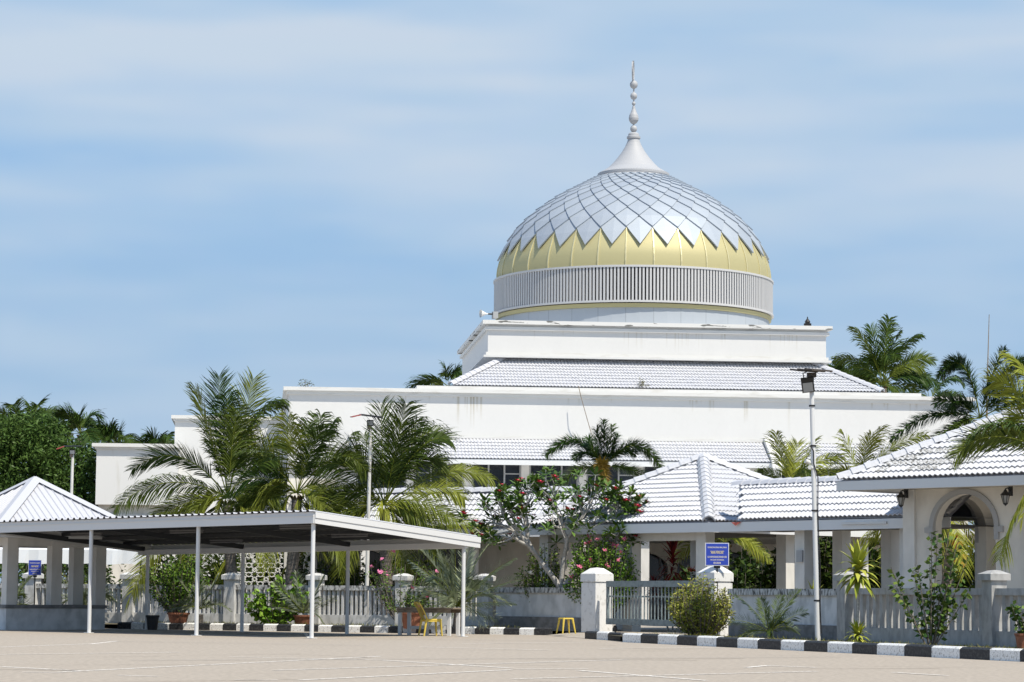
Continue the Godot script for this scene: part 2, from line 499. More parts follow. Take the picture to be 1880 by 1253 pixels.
func arch_wall(w: float, h: float, ow: float, spring: float, rise: float, ox := -1.0) -> PackedVector2Array:  # a wall of width w with an arched opening of width ow
	if ox < 0: ox = w * .5
	var p: PackedVector2Array = [Vector2(0, 0), Vector2(ox - ow * .5, 0), Vector2(ox - ow * .5, spring)]
	for i in range(1, 16):
		var a := PI - PI * i / 16.0
		p.append(Vector2(ox + cos(a) * ow * .5, spring + sin(a) * rise))
	p.append(Vector2(ox + ow * .5, spring)); p.append(Vector2(ox + ow * .5, 0)); p.append(Vector2(w, 0)); p.append(Vector2(w, h)); p.append(Vector2(0, h))
	return p

func plaster(parent: Node3D, t0: float, t1: float, h0: float, h1: float, d: float, runs: Array, sd: int) -> void:  # a painted wall face with rain runs and hairline joints
	var w := 1536
	var h := int(w * (h1 - h0) / (t1 - t0))
	var im := Image.create(w, h, false, Image.FORMAT_RGB8)
	var f := FastNoiseLite.new()
	f.seed = sd; f.frequency = .02
	for y in h:
		for x in w:
			var q := f.get_noise_2d(x * .5, y * .12) * .5 + f.get_noise_2d(x * 3.0, y * 2.0) * .35
			var k := 1.0 - .018 * clampf(q + .4, 0, 1) - .02 * clampf(1.0 - (h - y) / (h * .14), 0, 1) * clampf(q + .6, 0, 1)
			im.set_pixel(x, y, Color(.832 * k, .832 * k, .828 * k))
	var g := RandomNumberGenerator.new()
	g.seed = sd
	for e in runs:  # [place along the wall 0..1, how many runs, spread, length 0..1, strength]
		for i in e[1]:
			var cx: float = (e[0] + g.randf_range(-1, 1) * e[2]) * w
			var ln: float = e[3] * h * g.randf_range(.3, 1.0)
			var wd: float = g.randf_range(.8, 2.6)
			for y in int(ln):
				var a: float = e[4] * (1.0 - y / ln) * g.randf_range(.7, 1.0)
				for x in range(maxi(0, int(cx - wd * 2)), mini(w, int(cx + wd * 2) + 1)):
					var z: float = (x - cx) / wd
					var c := im.get_pixel(x, mini(y, h - 1))
					im.set_pixel(x, mini(y, h - 1), c.lerp(Color(.56, .52, .42), clampf(a * exp(-z * z), 0, 1)))
	var m := mat(Color(1, 1, 1), .9)
	m.albedo_texture = ImageTexture.create_from_image(im)
	var qm := QuadMesh.new()
	qm.size = Vector2(t1 - t0, h1 - h0)
	place("plaster_face", qm, m, parent, Transform3D(Basis(), Vector3((t0 + t1) * .5, (h0 + h1) * .5, -d + .004)))

func make_mosque() -> void:
	var m := thing("mosque", "large white mosque with a gold and silver scaled dome on a square tier", "mosque", V(-9.6, 0, 110), deg_to_rad(5.6))
	block("main_wall", M.white, m, 0, 30, 6.72, 9.62, 0, 26)
	plaster(m, .002, 29.998, 7.93, 9.62, 0, [[.26, 9, .018, .9, .55], [.15, 4, .03, .4, .3], [.60, 5, .02, .35, .35], [.665, 2, .002, .95, .45], [.73, 2, .001, 1.0, .2], [.86, 4, .02, .3, .3], [.40, 6, .2, .25, .2], [.93, 3, .02, .4, .3]], 5)
	block("parapet_bead", M.trim, m, -.11, 30.11, 9.62, 9.77, -.11, 26.1)
	block("parapet_lip", M.trim, m, -.24, 30.24, 9.772, 9.93, -.24, 26.3)
	block("roof_upstand", M.trim, m, 5.53, 27.9, 9.932, 10.10, .22, 24)
	var lb := B.new()
	bx(lb, 0, 30, 0, 6.72, .36, 26)
	obj("lower_wall", lb, M.beige, m)
	# upper hipped roof round the tier
	var pitch := Vector3(0, 1.22, -2.2).normalized()
	var rb := B.new()
	rb.quad(Vector3(7, 10.1, -.4), Vector3(26.2, 10.1, -.4), Vector3(23.4, 11.65, -3.2), Vector3(9.8, 11.65, -3.2))
	rb.quad(Vector3(7, 10.1, -20), Vector3(7, 10.1, -.4), Vector3(9.8, 11.65, -3.2), Vector3(9.8, 11.65, -17))
	rb.quad(Vector3(26.2, 10.1, -.4), Vector3(26.2, 10.1, -20), Vector3(23.4, 11.65, -17), Vector3(23.4, 11.65, -3.2))
	var roof := obj("upper_roof", rb, M.tile, m)
	var list: Array = []
	var sl := 2.2 / Vector2(1.22, 2.2).length()
	tile_face(list, Vector3(7, 10.13, -.4), Vector3.RIGHT, pitch, 19.2, 3.1, func(x, y): return x > y * sl - .08 and x < 19.2 - y * sl + .08)
	lay_tiles(m, roof, list)
	hip_caps(Vector3(7.0, 10.2, -.4), Vector3(9.7, 11.7, -3.1), roof, M.tile_b)
	hip_caps(Vector3(26.2, 10.2, -.4), Vector3(23.5, 11.7, -3.1), roof, M.tile_b)
	# the tier under the dome
	block("tier_wall", M.tier, m, 8.82, 24.15, 11.84, 12.83, 2.6, 17)
	plaster(m, 8.822, 24.148, 11.84, 12.83, 2.6, [[.42, 8, .05, 1.0, .22], [.58, 10, .06, 1.0, .26], [.85, 8, .07, 1.0, .25], [.2, 5, .1, .5, .15], [.7, 4, .02, .7, .3]], 8)
	block("tier_moulding", M.trim, m, 8.62, 24.35, 11.60, 11.70, 2.40, 17.2)
	block("tier_moulding", M.trim, m, 8.73, 24.24, 11.70, 11.84, 2.51, 17.1)
	block("tier_bead", M.trim, m, 8.69, 24.28, 12.83, 12.97, 2.47, 17.1)
	block("tier_neck", M.trim, m, 8.78, 24.19, 12.97, 13.08, 2.56, 17.05)
	block("tier_lip", M.mildew, m, 8.57, 24.40, 13.08, 13.25, 2.35, 17.3)
	make_dome(m)
	# lean-to roof over the upper windows
	block("ledge", M.trim, m, 2.6, 29.9, 7.80, 7.93, -.09, .1)
	rb = B.new()
	rb.quad(Vector3(2.7, 6.80, 1.7), Vector3(29.8, 6.80, 1.7), Vector3(29.8, 7.76, -.02), Vector3(2.7, 7.76, -.02))
	rb.quad(Vector3(2.7, 6.72, -.02), Vector3(29.8, 6.72, -.02), Vector3(29.8, 6.72, 1.7), Vector3(2.7, 6.72, 1.7))
	roof = obj("lean_to_roof", rb, M.tile_b, m)
	list = []
	tile_face(list, Vector3(2.7, 6.83, 1.74), Vector3.RIGHT, Vector3(0, .97, -1.74).normalized(), 27.1, 2.0, func(x, _y): return x < 27.15 and not (x > 18.0 and x < 18.5))
	lay_tiles(m, roof, list)
	block("eave_fascia", M.steel, m, 2.68, 29.82, 6.60, 6.83, -1.73, -1.70)
	for t in [20.75]:
		var fb := B.new()
		fb.extrude(PackedVector2Array([Vector2(0, 5), Vector2(1.5, 5), Vector2(2.05, 6.6), Vector2(1.9, 6.95), Vector2(.25, 7.98), Vector2(0, 7.98)]), .42, Transform3D(Basis(Vector3(0, 0, 1), Vector3.UP, Vector3(-1, 0, 0)), Vector3(t, 0, 0)))
		obj("fin_wall", fb, M.white, m)
	# upper windows: piers, frames, panes and louvres
	var t := 2.6
	while t < 29.0:
		if absf(t - 20.75) < .3:
			t += .6
			continue
		block("pier", M.column, m, t, t + .34, 5.3, 6.72, -.06, .36)
		var w := block("window", M.glass, m, t + .34, t + 2.5, 5.3, 6.72, .22, .30)
		for k in 4:
			block("mullion", M.frame, w, t + .36 + k * .69, t + .43 + k * .69, 5.3, 6.7, .12, .219)
		for k in 2:
			block("transom", M.frame, w, t + .43 + k * 1.38, t + 1.05 + k * 1.38, 6.28, 6.33, .13, .218)
		for k in 6:
			block("louvre_blade", M.glass, w, t + 1.14, t + 1.72, 5.42 + k * .19, 5.425 + k * .19, .10, .21)
		t += 2.5
	block("window_sill", M.trim, m, 2.5, 29.9, 5.18, 5.3, -.14, .36)
	# ground floor arcade
	var k0 := 0.6
	while k0 < 28:
		var ab := B.new()
		ab.extrude(arch_wall(4.0, 3.35, 3.6, 2.3, .75), .35, Transform3D(Basis(), Vector3(k0, 0, .9)))
		var a := obj("arcade_arch", ab, M.beige, m)
		block("doorway", M.glass, a, k0 + .3, k0 + 3.7, 0, 3.2, -.3, -.2)
		for q in 4:
			block("door_frame", M.frame, a, k0 + .4 + q * 1.03, k0 + .48 + q * 1.03, 0, 3.1, -.36, -.301)
		k0 += 4.0
	block("canopy", M.trim, m, -3, 28, 3.36, 3.52, -20.0, .36)  # eave slab; its long reach over the court is added to shade the arcade
	for q in 7: block("canopy_post", M.column, m, -2.6 + q * 5.0, -2.3 + q * 5.0, .1, 3.355, -19.7, -19.4)
	block("upper_band", M.beige, m, .2, 29, 3.52, 5.18, -.12, .36)
	# wings on the left
	block("wing_wall", M.white, m, -4.9, -.02, 0, 8.48, 1.6, 24)
	block("wing_lip", M.trim, m, -5.06, -.26, 8.59, 8.74, 1.42, 24.2)
	block("wing_bead", M.trim, m, -4.97, -.13, 8.48, 8.59, 1.52, 24.1)
	block("low_wing_wall", M.white, m, -8.15, -4.7, 4.78, 7.14, .1, 1.59)
	block("low_wing_bead", M.trim, m, -8.22, -4.63, 7.14, 7.24, .02, 1.41)
	block("low_wing_lip", M.trim, m, -8.34, -4.5, 7.24, 7.39, -.1, 1.40)
	block("low_wing_base", M.beige, m, -8.05, -4.75, 0, 4.78, .5, 1.58)
	block("low_wing_sill", M.trim, m, -8.1, -4.72, 4.25, 4.37, .38, 1.57)

# ---------- porch, covered walks, pavilion ----------
func ridge_line(a: Vector3, b: Vector3, roof: Node3D) -> void:
	hip_caps(a, b, roof, M.tile_b)

func make_porch() -> void:
	var p := thing("entrance_porch", "square open porch with a white tiled pyramid roof behind the grey gate", "porch", V(5.31, 0, 68.63), deg_to_rad(42.4))
	var s := 7.4
	var top := Vector3(3.7, 5.04, -3.7)
	var c: Array = [Vector3(0, 3.06, 0), Vector3(s, 3.06, 0), Vector3(s, 3.06, -s), Vector3(0, 3.06, -s)]
	var rb := B.new()
	for i in 4:
		rb.tri(c[i], c[(i + 1) % 4], top - Vector3(0, .04, 0))
	rb.quad(c[3], c[2], c[1], c[0])
	var roof := obj("roof", rb, M.tile_b, p)
	var list: Array = []
	var rise := 1.94
	var sl := Vector2(3.7, rise).length()
	var k := 3.7 / sl
	var ins := func(x, y): return x > y * k - .06 and x < s - y * k + .06
	tile_face(list, Vector3(-.02, 3.08, -s), Vector3(0, 0, 1), Vector3(3.7, rise, 0).normalized(), s, sl, ins)
	tile_face(list, Vector3(0, 3.08, .02), Vector3.RIGHT, Vector3(0, rise, -3.7).normalized(), s, sl, ins)
	lay_tiles(p, roof, list)
	var e := Vector3(0, .07, 0)
	hip_caps(c[0] + e, top + e, roof, M.tile); hip_caps(c[1] + e, top + e, roof, M.tile); hip_caps(c[3] + e, top + e, roof, M.tile)
	block("fascia", M.steel, p, -.03, s, 2.80, 3.055, -.03, .02)
	block("fascia", M.steel, p, -.031, .02, 2.80, 3.054, .021, s)
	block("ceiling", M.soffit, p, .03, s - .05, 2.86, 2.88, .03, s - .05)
	for q in [[.35, .45], [.4, 3.3], [.4, 6.7], [3.6, .45], [6.8, .45], [6.8, 6.8], [3.6, 6.8]]:
		var cb := B.new()
		bx(cb, q[0], q[0] + .36, .1, 2.86, q[1], q[1] + .36)
		obj("column", cb, M.column, p)
	tag(block("tie_beam", M.column, p, .45, .7, 2.60, 2.86, .82, 6.6), "")

func make_walks() -> void:
	var w := thing("covered_walk", "tiled covered walk running from the porch to the arched pavilion", "walkway", V(5.94, 0, 66.97), deg_to_rad(-50.1))
	var rb := B.new()
	var rz := 4.06
	rb.quad(Vector3(0, 3.05, 0), Vector3(7.2, 3.05, 0), Vector3(7.2, rz, -1.5), Vector3(-1.44, rz, -1.5))
	rb.quad(Vector3(7.2, 3.05, -3), Vector3(-2.4, 3.05, -3), Vector3(-1.44, rz, -1.5), Vector3(7.2, rz, -1.5))
	rb.quad(Vector3(-2.4, 3.04, -3), Vector3(7.2, 3.04, -3), Vector3(7.2, 3.04, 0), Vector3(0, 3.04, 0))
	var roof := obj("roof", rb, M.tile_b, w)
	var list: Array = []
	var sl := Vector2(1.5, 1.01).length()
	tile_face(list, Vector3(-1.5, 3.07, .03), Vector3.RIGHT, Vector3(0, 1.01, -1.5).normalized(), 8.7, sl + .2, func(x, y): return x - 1.5 > -y * 1.44 / sl - .02)
	lay_tiles(w, roof, list)
	ridge_line(Vector3(7.2, rz + .05, -1.5), Vector3(-1.55, rz + .05, -1.5), roof)
	block("fascia", M.steel, w, -1.3, 7.2, 2.78, 3.03, -.03, .0)
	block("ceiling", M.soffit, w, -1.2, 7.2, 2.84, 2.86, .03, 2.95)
	block("light_batten", M.trim, w, 3.7, 5.2, 2.90, 2.96, -.075, -.031)
	for q in [[1.75, .3], [5.3, .3], [1.2, 2.3], [2.9, 2.3], [3.75, 2.3], [6.0, 2.3]]:
		block("column", M.column, w, q[0], q[0] + .34, .1, 2.84, q[1], q[1] + .34)
	tag(block("meter_box", M.frame, w, 1.86, 2.06, 1.98, 2.28, .24, .298), "small grey box fixed high on the walkway column")
	# the unpainted clay gutter tile at the foot of the valley
	var cb := B.new()
	var a := Vector3(-.19, 3.02, .06); var b := Vector3(.19, 3.03, .06); var d := Vector3(0, 2.93, .09)
	cb.tri(d, b, a); cb.tri(a, b, Vector3(0, 3.02, .0)); cb.tri(d, Vector3(0, 3.0, 0), b); cb.tri(a, Vector3(0, 3.0, 0), d)
	obj("valley_tile", cb, mat(lit(.45, .10, .07), .7), w)
	var l := thing("covered_walk", "tiled covered walk left of the porch, half hidden by palms and frangipani", "walkway", V(-7.2, 0, 81), deg_to_rad(-23.4))
	var L := 9.2
	rb = B.new()
	rb.quad(Vector3(0, 3.12, 0), Vector3(L, 3.12, 0), Vector3(L, 4.27, -1.75), Vector3(0, 4.27, -1.75))
	rb.quad(Vector3(L, 3.12, -3.5), Vector3(0, 3.12, -3.5), Vector3(0, 4.27, -1.75), Vector3(L, 4.27, -1.75))
	rb.quad(Vector3(0, 3.10, -3.5), Vector3(L, 3.10, -3.5), Vector3(L, 3.10, 0), Vector3(0, 3.10, 0))
	roof = obj("roof", rb, M.tile_b, l)
	list = []
	tile_face(list, Vector3(0, 3.14, .03), Vector3.RIGHT, Vector3(0, 1.15, -1.75).normalized(), L, 2.15, func(_x, _y): return true)
	lay_tiles(l, roof, list)
	ridge_line(Vector3(L, 4.32, -1.75), Vector3(0, 4.32, -1.75), roof)
	block("fascia", M.steel, l, 0, L, 2.84, 3.09, -.03, .0)
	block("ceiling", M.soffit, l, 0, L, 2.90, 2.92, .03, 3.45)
	block("back_wall", M.beige, l, 5.6, L, .1, 2.9, 2.6, 2.8)
	for q in [[.6, .3], [3.3, .3], [6.2, .3]]:
		var cb2 := block("column", M.column, l, q[0], q[0] + .32, .1, 2.9, q[1], q[1] + .32)
		block("column_base", M.trim, cb2, q[0] - .12, q[0] + .44, .1, 1.3, q[1] - .12, q[1] + .44)

func arch_trim(b: B, ox: float, spring: float, ri: Vector2, ro: Vector2, xf: Transform3D) -> void:
	var p: PackedVector2Array = []
	for i in 19:
		var a := PI * i / 18.0
		p.append(Vector2(ox + cos(a) * ro.x, spring + sin(a) * ro.y))
	for i in 19:
		var a := PI - PI * i / 18.0
		p.append(Vector2(ox + cos(a) * ri.x, spring + sin(a) * ri.y))
	b.extrude(p, .10, xf)
	for sg in [-1.0, 1.0]:
		var x0: float = ox + sg * ri.x
		var x1: float = ox + sg * (ro.x + .12)
		b.box(Vector3(minf(x0, x1), spring - .13, -.10), Vector3(maxf(x0, x1), spring - .002, .012), xf)
		x1 = ox + sg * (ri.x + .12)
		b.box(Vector3(minf(x0, x1), spring - .30, -.10), Vector3(maxf(x0, x1), spring - .132, .008), xf)

func make_pavilion() -> void:
	var p := thing("arched_pavilion", "beige pavilion with round arches and a white tiled pyramid roof at the right", "pavilion", V(7.8, 0, 61), deg_to_rad(-47))
	var s := 6.0
	var top := Vector3(3, 5.47, -3)
	var c: Array = [Vector3(0, 3.84, 0), Vector3(s, 3.84, 0), Vector3(s, 3.84, -s), Vector3(0, 3.84, -s)]
	var rb := B.new()
	for i in 4:
		rb.tri(c[i], c[(i + 1) % 4], top - Vector3(0, .04, 0))
	rb.quad(c[3], c[2], c[1], c[0])
	var roof := obj("roof", rb, M.tile_b, p)
	var list: Array = []
	var sl := Vector2(3, 1.61).length()
	var k := 3.0 / sl
	var ins := func(x, y): return x > y * k - .06 and x < s - y * k + .06
	var fn := FastNoiseLite.new()
	fn.seed = 4; fn.frequency = .5
	tile_face(list, Vector3(0, 3.86, .03), Vector3.RIGHT, Vector3(0, 1.61, -3).normalized(), s, sl, ins, func(x, y): return y > .25 and y < 1.3 and x > .7 and x < 3.4 and fn.get_noise_2d(x * 3, y * 3) + .35 - absf(y - .7) * .5 > 0)
	tile_face(list, Vector3(-.03, 3.86, -s), Vector3(0, 0, 1), Vector3(3, 1.61, 0).normalized(), s, sl, ins)
	lay_tiles(p, roof, list)
	var e := Vector3(0, .07, 0)
	hip_caps(c[0] + e, top + e, roof, M.tile); hip_caps(c[1] + e, top + e, roof, M.tile); hip_caps(c[3] + e, top + e, roof, M.tile)
	block("fascia", M.steel, p, -.03, s + .03, 3.62, 3.838, -.03, .02)
	block("fascia", M.steel, p, -.031, .02, 3.62, 3.837, .021, s)
	block("fascia", M.steel, p, s - .02, s + .031, 3.62, 3.837, .021, s)
	block("fascia", M.steel, p, -.03, s + .03, 3.62, 3.838, s - .02, s + .03)
	block("soffit", M.beige, p, .021, s - .021, 3.66, 3.68, .021, s - .021)
	var fr: Array = [
		[Transform3D(Basis(), Vector3(1.15, 0, -1.15)), 3.7], [Transform3D(Basis(Vector3(-1, 0, 0), Vector3.UP, Vector3(0, 0, -1)), Vector3(4.85, 0, -4.85)), 3.7],
		[Transform3D(Basis(Vector3(0, 0, 1), Vector3.UP, Vector3(-1, 0, 0)), Vector3(1.15, 0, -4.57)), 3.14], [Transform3D(Basis(Vector3(0, 0, -1), Vector3.UP, Vector3(1, 0, 0)), Vector3(4.85, 0, -1.43)), 3.14]]
	for q in fr:
		var ab := B.new()
		ab.extrude(arch_wall(q[1], 3.655, 1.76, 2.75, .77, 1.68 if q[1] > 3.5 else -1.0), .28, q[0])
		var wl := obj("arch_wall", ab, M.beige, p)
		ab = B.new()
		arch_trim(ab, 1.68 if q[1] > 3.5 else q[1] * .5, 2.75, Vector2(.875, .765), Vector2(1.0, .885), (q[0] as Transform3D) * Transform3D(Basis(), Vector3(0, 0, .05)))
		obj("arch_trim", ab, M.archtrim, wl)
	for q in [[1.08, 1.08], [4.58, 1.08], [1.08, 4.58], [4.58, 4.58]]:
		var pb := block("corner_pier", M.column, p, q[0], q[0] + .34, .1, 3.652, q[1], q[1] + .34)
		block("pier_base", M.trim, pb, q[0] - .09, q[0] + .43, .1, 1.28, q[1] - .09, q[1] + .43)
		block("pier_foot", M.trim, pb, q[0] - .14, q[0] + .48, .1, 1.16, q[1] - .14, q[1] + .48)
	block("floor_slab", M.paving, p, 1.0, 5.0, .0, .14, 1.0, 5.0)

func lantern(at: Vector3, turn: float, label: String) -> void:
	var o := thing("wall_lantern", label, "lantern", at, turn, "black wall lanterns on the arched pavilion")
	var b := B.new()
	b.box(Vector3(-.05, -.02, -.02), Vector3(.05, .20, .02))
	b.tube(Vector3(0, .10, .02), Vector3(0, .16, .12), .016, .014)
	b.tube(Vector3(0, .16, .12), Vector3(0, .13, .2), .014, .014)
	obj("bracket", b, M.iron, o)
	b = B.new()
	b.lathe([Vector2(.02, .12), Vector2(.035, .10), Vector2(.05, .07), Vector2(.11, .01), Vector2(.12, -.01), Vector2(.10, -.015), Vector2(.001, -.015)], 6, Vector3(0, 0, .2))
	obj("hood", b, M.iron, o)
	b = B.new()
	for i in 6:
		var a := TAU * i / 6.0
		b.tube(Vector3(sin(a) * .095, -.015, .2 + cos(a) * .095), Vector3(sin(a) * .05, -.2, .2 + cos(a) * .05), .008, .008, 5)
	b.lathe([Vector2(.001, -.26), Vector2(.02, -.24), Vector2(.055, -.21), Vector2(.055, -.19), Vector2(.001, -.19)], 6, Vector3(0, 0, .2))
	obj("cage", b, M.iron, o)
	b = B.new()
	b.lathe([Vector2(.04, -.19), Vector2(.085, -.02)], 6, Vector3(0, 0, .2))
	obj("glass", b, mat(lit(.35, .36, .36), .3), o)

# ---------- the metal car port and the gazebo ----------
func make_carport() -> void:
	var o := thing("car_port", "open metal car port with white posts and a ribbed sheet roof", "car port", V(-4.79, 0, 62.3), deg_to_rad(50))
	var W := 6.15
	var D := 12.6
	var hh := func(t: float, d: float) -> float: return 3.06 - .078 * t - .010 * d
	var P := func(t: float, y: float, d: float) -> Vector3: return Vector3(t, hh.call(t, d) + y, -d)
	var b := B.new()
	var ub := B.new()
	var d := -.1
	while d < D:  # trapezoidal ribs running across
		var q: Array = [[d, 0.0], [d + .13, 0.0], [d + .155, .045], [d + .215, .045], [d + .24, 0.0]]
		for i in 4:
			b.quad(P.call(-.12, q[i][1], q[i][0]), P.call(W, q[i][1], q[i][0]), P.call(W, q[i + 1][1], q[i + 1][0]), P.call(-.12, q[i + 1][1], q[i + 1][0]))
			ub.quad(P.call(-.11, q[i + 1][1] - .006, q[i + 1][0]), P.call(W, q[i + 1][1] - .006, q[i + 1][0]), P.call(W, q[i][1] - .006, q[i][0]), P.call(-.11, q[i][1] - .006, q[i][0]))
		d += .24
	obj("roof_sheet", b, M.sheet, o)
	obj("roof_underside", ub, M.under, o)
	var strip := func(called: String, t0: float, t1: float, d0: float, d1: float, y0: float, y1: float, m: Material) -> void:
		var s := B.new()
		var a: Array = []
		for e in [[t0, d0], [t1, d0], [t1, d1], [t0, d1]]:
			a.append(P.call(e[0], y0, e[1])); a.append(P.call(e[0], y1, e[1]))
		for i in 4:
			var j := (i + 1) % 4
			s.quad(a[i * 2], a[j * 2], a[j * 2 + 1], a[i * 2 + 1])
		s.quad(a[1], a[3], a[5], a[7]); s.quad(a[6], a[4], a[2], a[0])
		obj(called, s, m, o)
	strip.call("fascia", -.06, -.035, -.06, D, -.285, -.008, M.fascia)
	strip.call("fascia_lip", -.075, -.061, -.06, D, -.11, -.092, M.fascia)
	strip.call("fascia", -.034, W - .02, -.085, -.06, -.285, -.008, M.fascia)
	strip.call("fascia_lip", -.034, W - .02, -.105, -.086, -.15, -.008, M.fascia)
	strip.call("fascia", W - .02, W, -.06, D, -.23, -.008, M.fascia)
	strip.call("fascia", -.034, W - .02, D - .03, D, -.26, -.008, M.fascia)
	for t in [.02, 1.25, 2.5, 3.75, 5.0]:
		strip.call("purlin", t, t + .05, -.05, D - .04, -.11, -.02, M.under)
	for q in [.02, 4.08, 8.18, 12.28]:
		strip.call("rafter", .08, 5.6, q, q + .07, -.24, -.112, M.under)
	strip.call("back_beam", 5.58, 5.70, -.03, D - .04, -.34, -.20, M.steel)
	for q in [[.06, .06], [.06, 4.12], [.06, 8.22], [.06, 12.32], [5.64, .06], [5.64, 4.2], [5.64, 8.25], [5.64, 12.2]]:
		var pb := B.new()
		pb.tube(Vector3(q[0], 0, -q[1]), P.call(q[0], -.2, q[1]), .052, .052, 14)
		pb.box(Vector3(q[0] - .10, .003, -q[1] - .10), Vector3(q[0] + .10, .015, -q[1] + .10))
		obj("post", pb, M.steel, o)
	for q in [[1.3, 1.2], [3.4, 1.4], [1.6, 5.6], [1.6, 9.6], [4.0, 6.6]]:
		var lb := B.new()
		lb.tube(P.call(q[0], -.22, q[1]), P.call(q[0], -.22, q[1] + 1.25), .022, .022, 8)
		lb.box(Vector3(-.03, -.018, -.63), Vector3(.03, .018, .63), Transform3D(Basis(), P.call(q[0], -.17, q[1] + .62)))
		for s in [.25, 1.0]:
			lb.tube(P.call(q[0], -.15, q[1] + s), P.call(q[0], -.01, q[1] + s), .006, .006, 5)
		obj("tube_light", lb, M.batten, o)

func make_gazebo() -> void:
	var o := thing("gazebo", "square gazebo with grey columns, a low bench wall and a ribbed metal roof", "gazebo", V(-14.1, 0, 72), deg_to_rad(36.9))
	var lo := -.75
	var hi := 3.85
	var top := Vector3(1.55, 4.33, -1.55)
	var c: Array = [Vector3(lo, 2.80, -lo), Vector3(hi, 2.80, -lo), Vector3(hi, 2.80, -hi), Vector3(lo, 2.80, -hi)]
	var rb := B.new()
	for i in 4:
		var a: Vector3 = c[i]
		var e: Vector3 = c[(i + 1) % 4]
		rb.tri(a, e, top)
		var up: Vector3 = (top - (a + e) * .5)
		var nrm: Vector3 = (e - a).cross(up).normalized()
		for k in range(1, 23):  # pressed ribs run up the slope
			var f := k / 23.0
			var l := 1.0 - absf(f - .5) * 2.0
			var p0: Vector3 = a.lerp(e, f)
			var p1: Vector3 = p0 + up * l
			var sd: Vector3 = (e - a).normalized() * .022
			rb.quad(p0 - sd, p0 + nrm * .03, p1 + nrm * .03, p1 - sd)
			rb.quad(p0 + nrm * .03, p0 + sd, p1 + sd, p1 + nrm * .03)
	rb.quad(c[3] - Vector3(0, .01, 0), c[2] - Vector3(0, .01, 0), c[1] - Vector3(0, .01, 0), c[0] - Vector3(0, .01, 0))
	var roof := obj("roof", rb, M.sheet, o)
	for i in 4:
		var a: Vector3 = c[i]
		var d: Vector3 = (top - a).normalized()
		var s: Vector3 = d.cross(Vector3.UP).normalized()
		var u: Vector3 = s.cross(d)
		var b := B.new()
		b.quad(a - s * .2 - u * .02, a + u * .075, top + u * .075, top - s * .2 - u * .02)
		b.quad(a + u * .075, a + s * .2 - u * .02, top + s * .2 - u * .02, top + u * .075)
		obj("hip_flashing", b, M.sheet, roof)
	for q in [[lo, hi, lo - .02, lo], [lo, hi, hi, hi + .02]]:
		block("fascia", M.steel, o, q[0], q[1], 2.56, 2.80, q[2], q[3])
		block("fascia", M.steel, o, q[2], q[3], 2.56, 2.80, q[0], q[1])
	block("ring_beam", M.column, o, 0, 3.1, 2.35, 2.6, .04, .26)
	block("ring_beam", M.column, o, .04, .26, 2.35, 2.6, .27, 3.1)
	block("ring_beam", M.column, o, 0, 3.1, 2.35, 2.6, 2.84, 3.06)
	block("ring_beam", M.column, o, 2.84, 3.06, 2.35, 2.6, .27, 2.83)
	for q in [[0.0, 0.0], [1.38, 0.0], [2.78, 0.0], [0.0, 1.38], [0.0, 2.78], [2.78, 1.38], [2.78, 2.78], [1.38, 2.78]]:
		block("column", M.column, o, q[0] - .002, q[0] + .322, .7, 2.56, q[1] - .002, q[1] + .322)
	block("bench_wall", M.boundary, o, 0, 3.1, 0, .60, 0, .32)
	block("bench_top", M.plinth, o, -.04, 3.14, .60, .70, -.04, .36)
	block("bench_wall", M.boundary, o, 0, .32, 0, .60, .321, 1.4)
	block("bench_top", M.plinth, o, -.04, .36, .60, .699, .361, 1.4)
	block("bench_wall", M.boundary, o, 2.78, 3.1, 0, .60, .321, 3.1)
	block("bench_top", M.plinth, o, 2.74, 3.14, .60, .699, .361, 3.1)

# ---------- walls, fences, gate, kerbs ----------
func fence_post(parent: Node3D, t: float, h: float, w: float, m: Material, capm: Material) -> void:
	var b := B.new()
	bx(b, t - w * .5, t + w * .5, 0, h, -w * .5 + .05, w * .5 + .05)
	var p := obj("post", b, m, parent)
	b = B.new()
	var k := w * .5 + .06
	var cz := -.05
	b.box(Vector3(t - k, h, cz - k), Vector3(t + k, h + .13, cz + k))
	var tp := Vector3(t, h + .21, cz)
	var q: Array = [Vector3(t - k, h + .13, cz + k), Vector3(t + k, h + .13, cz + k), Vector3(t + k, h + .13, cz - k), Vector3(t - k, h + .13, cz - k)]
	for i in 4:
		var a: Vector3 = q[i].lerp(tp, .62)
		var e: Vector3 = q[(i + 1) % 4].lerp(tp, .62)
		b.quad(q[i], q[(i + 1) % 4], e + Vector3(0, .02, 0), a + Vector3(0, .02, 0))
		b.tri(a + Vector3(0, .02, 0), e + Vector3(0, .02, 0), tp)
	obj("post_cap", b, m, p)

func make_fence(label: String, at: Vector3, turn: float, length: float, posts: Array, gap: float, bw: float, m: Material, capm: Material) -> void:
	var o := thing("baluster_fence", label, "fence", at, turn)
	var x0: float = 0.0
	block("base_rail", m, o, 0, length, 0, .34, -.03, .15)
	block("top_rail", capm, o, 0, length, 1.06, 1.20, -.05, .15)
	var b := B.new()
	b.box(Vector3(-bw * .5, .34, -.10), Vector3(bw * .5, 1.06, .01))
	var bm := b.mesh()
	x0 = gap
	while x0 < length - gap * .5:
		var ok := true
		for p in posts:
			if absf(p - x0) < .26: ok = false
		if ok: place("baluster", bm, m, o, Transform3D(Basis(), Vector3(x0, 0, 0)))
		x0 += gap
	for p in posts: fence_post(o, p, 1.36, .36, m, M.fence)

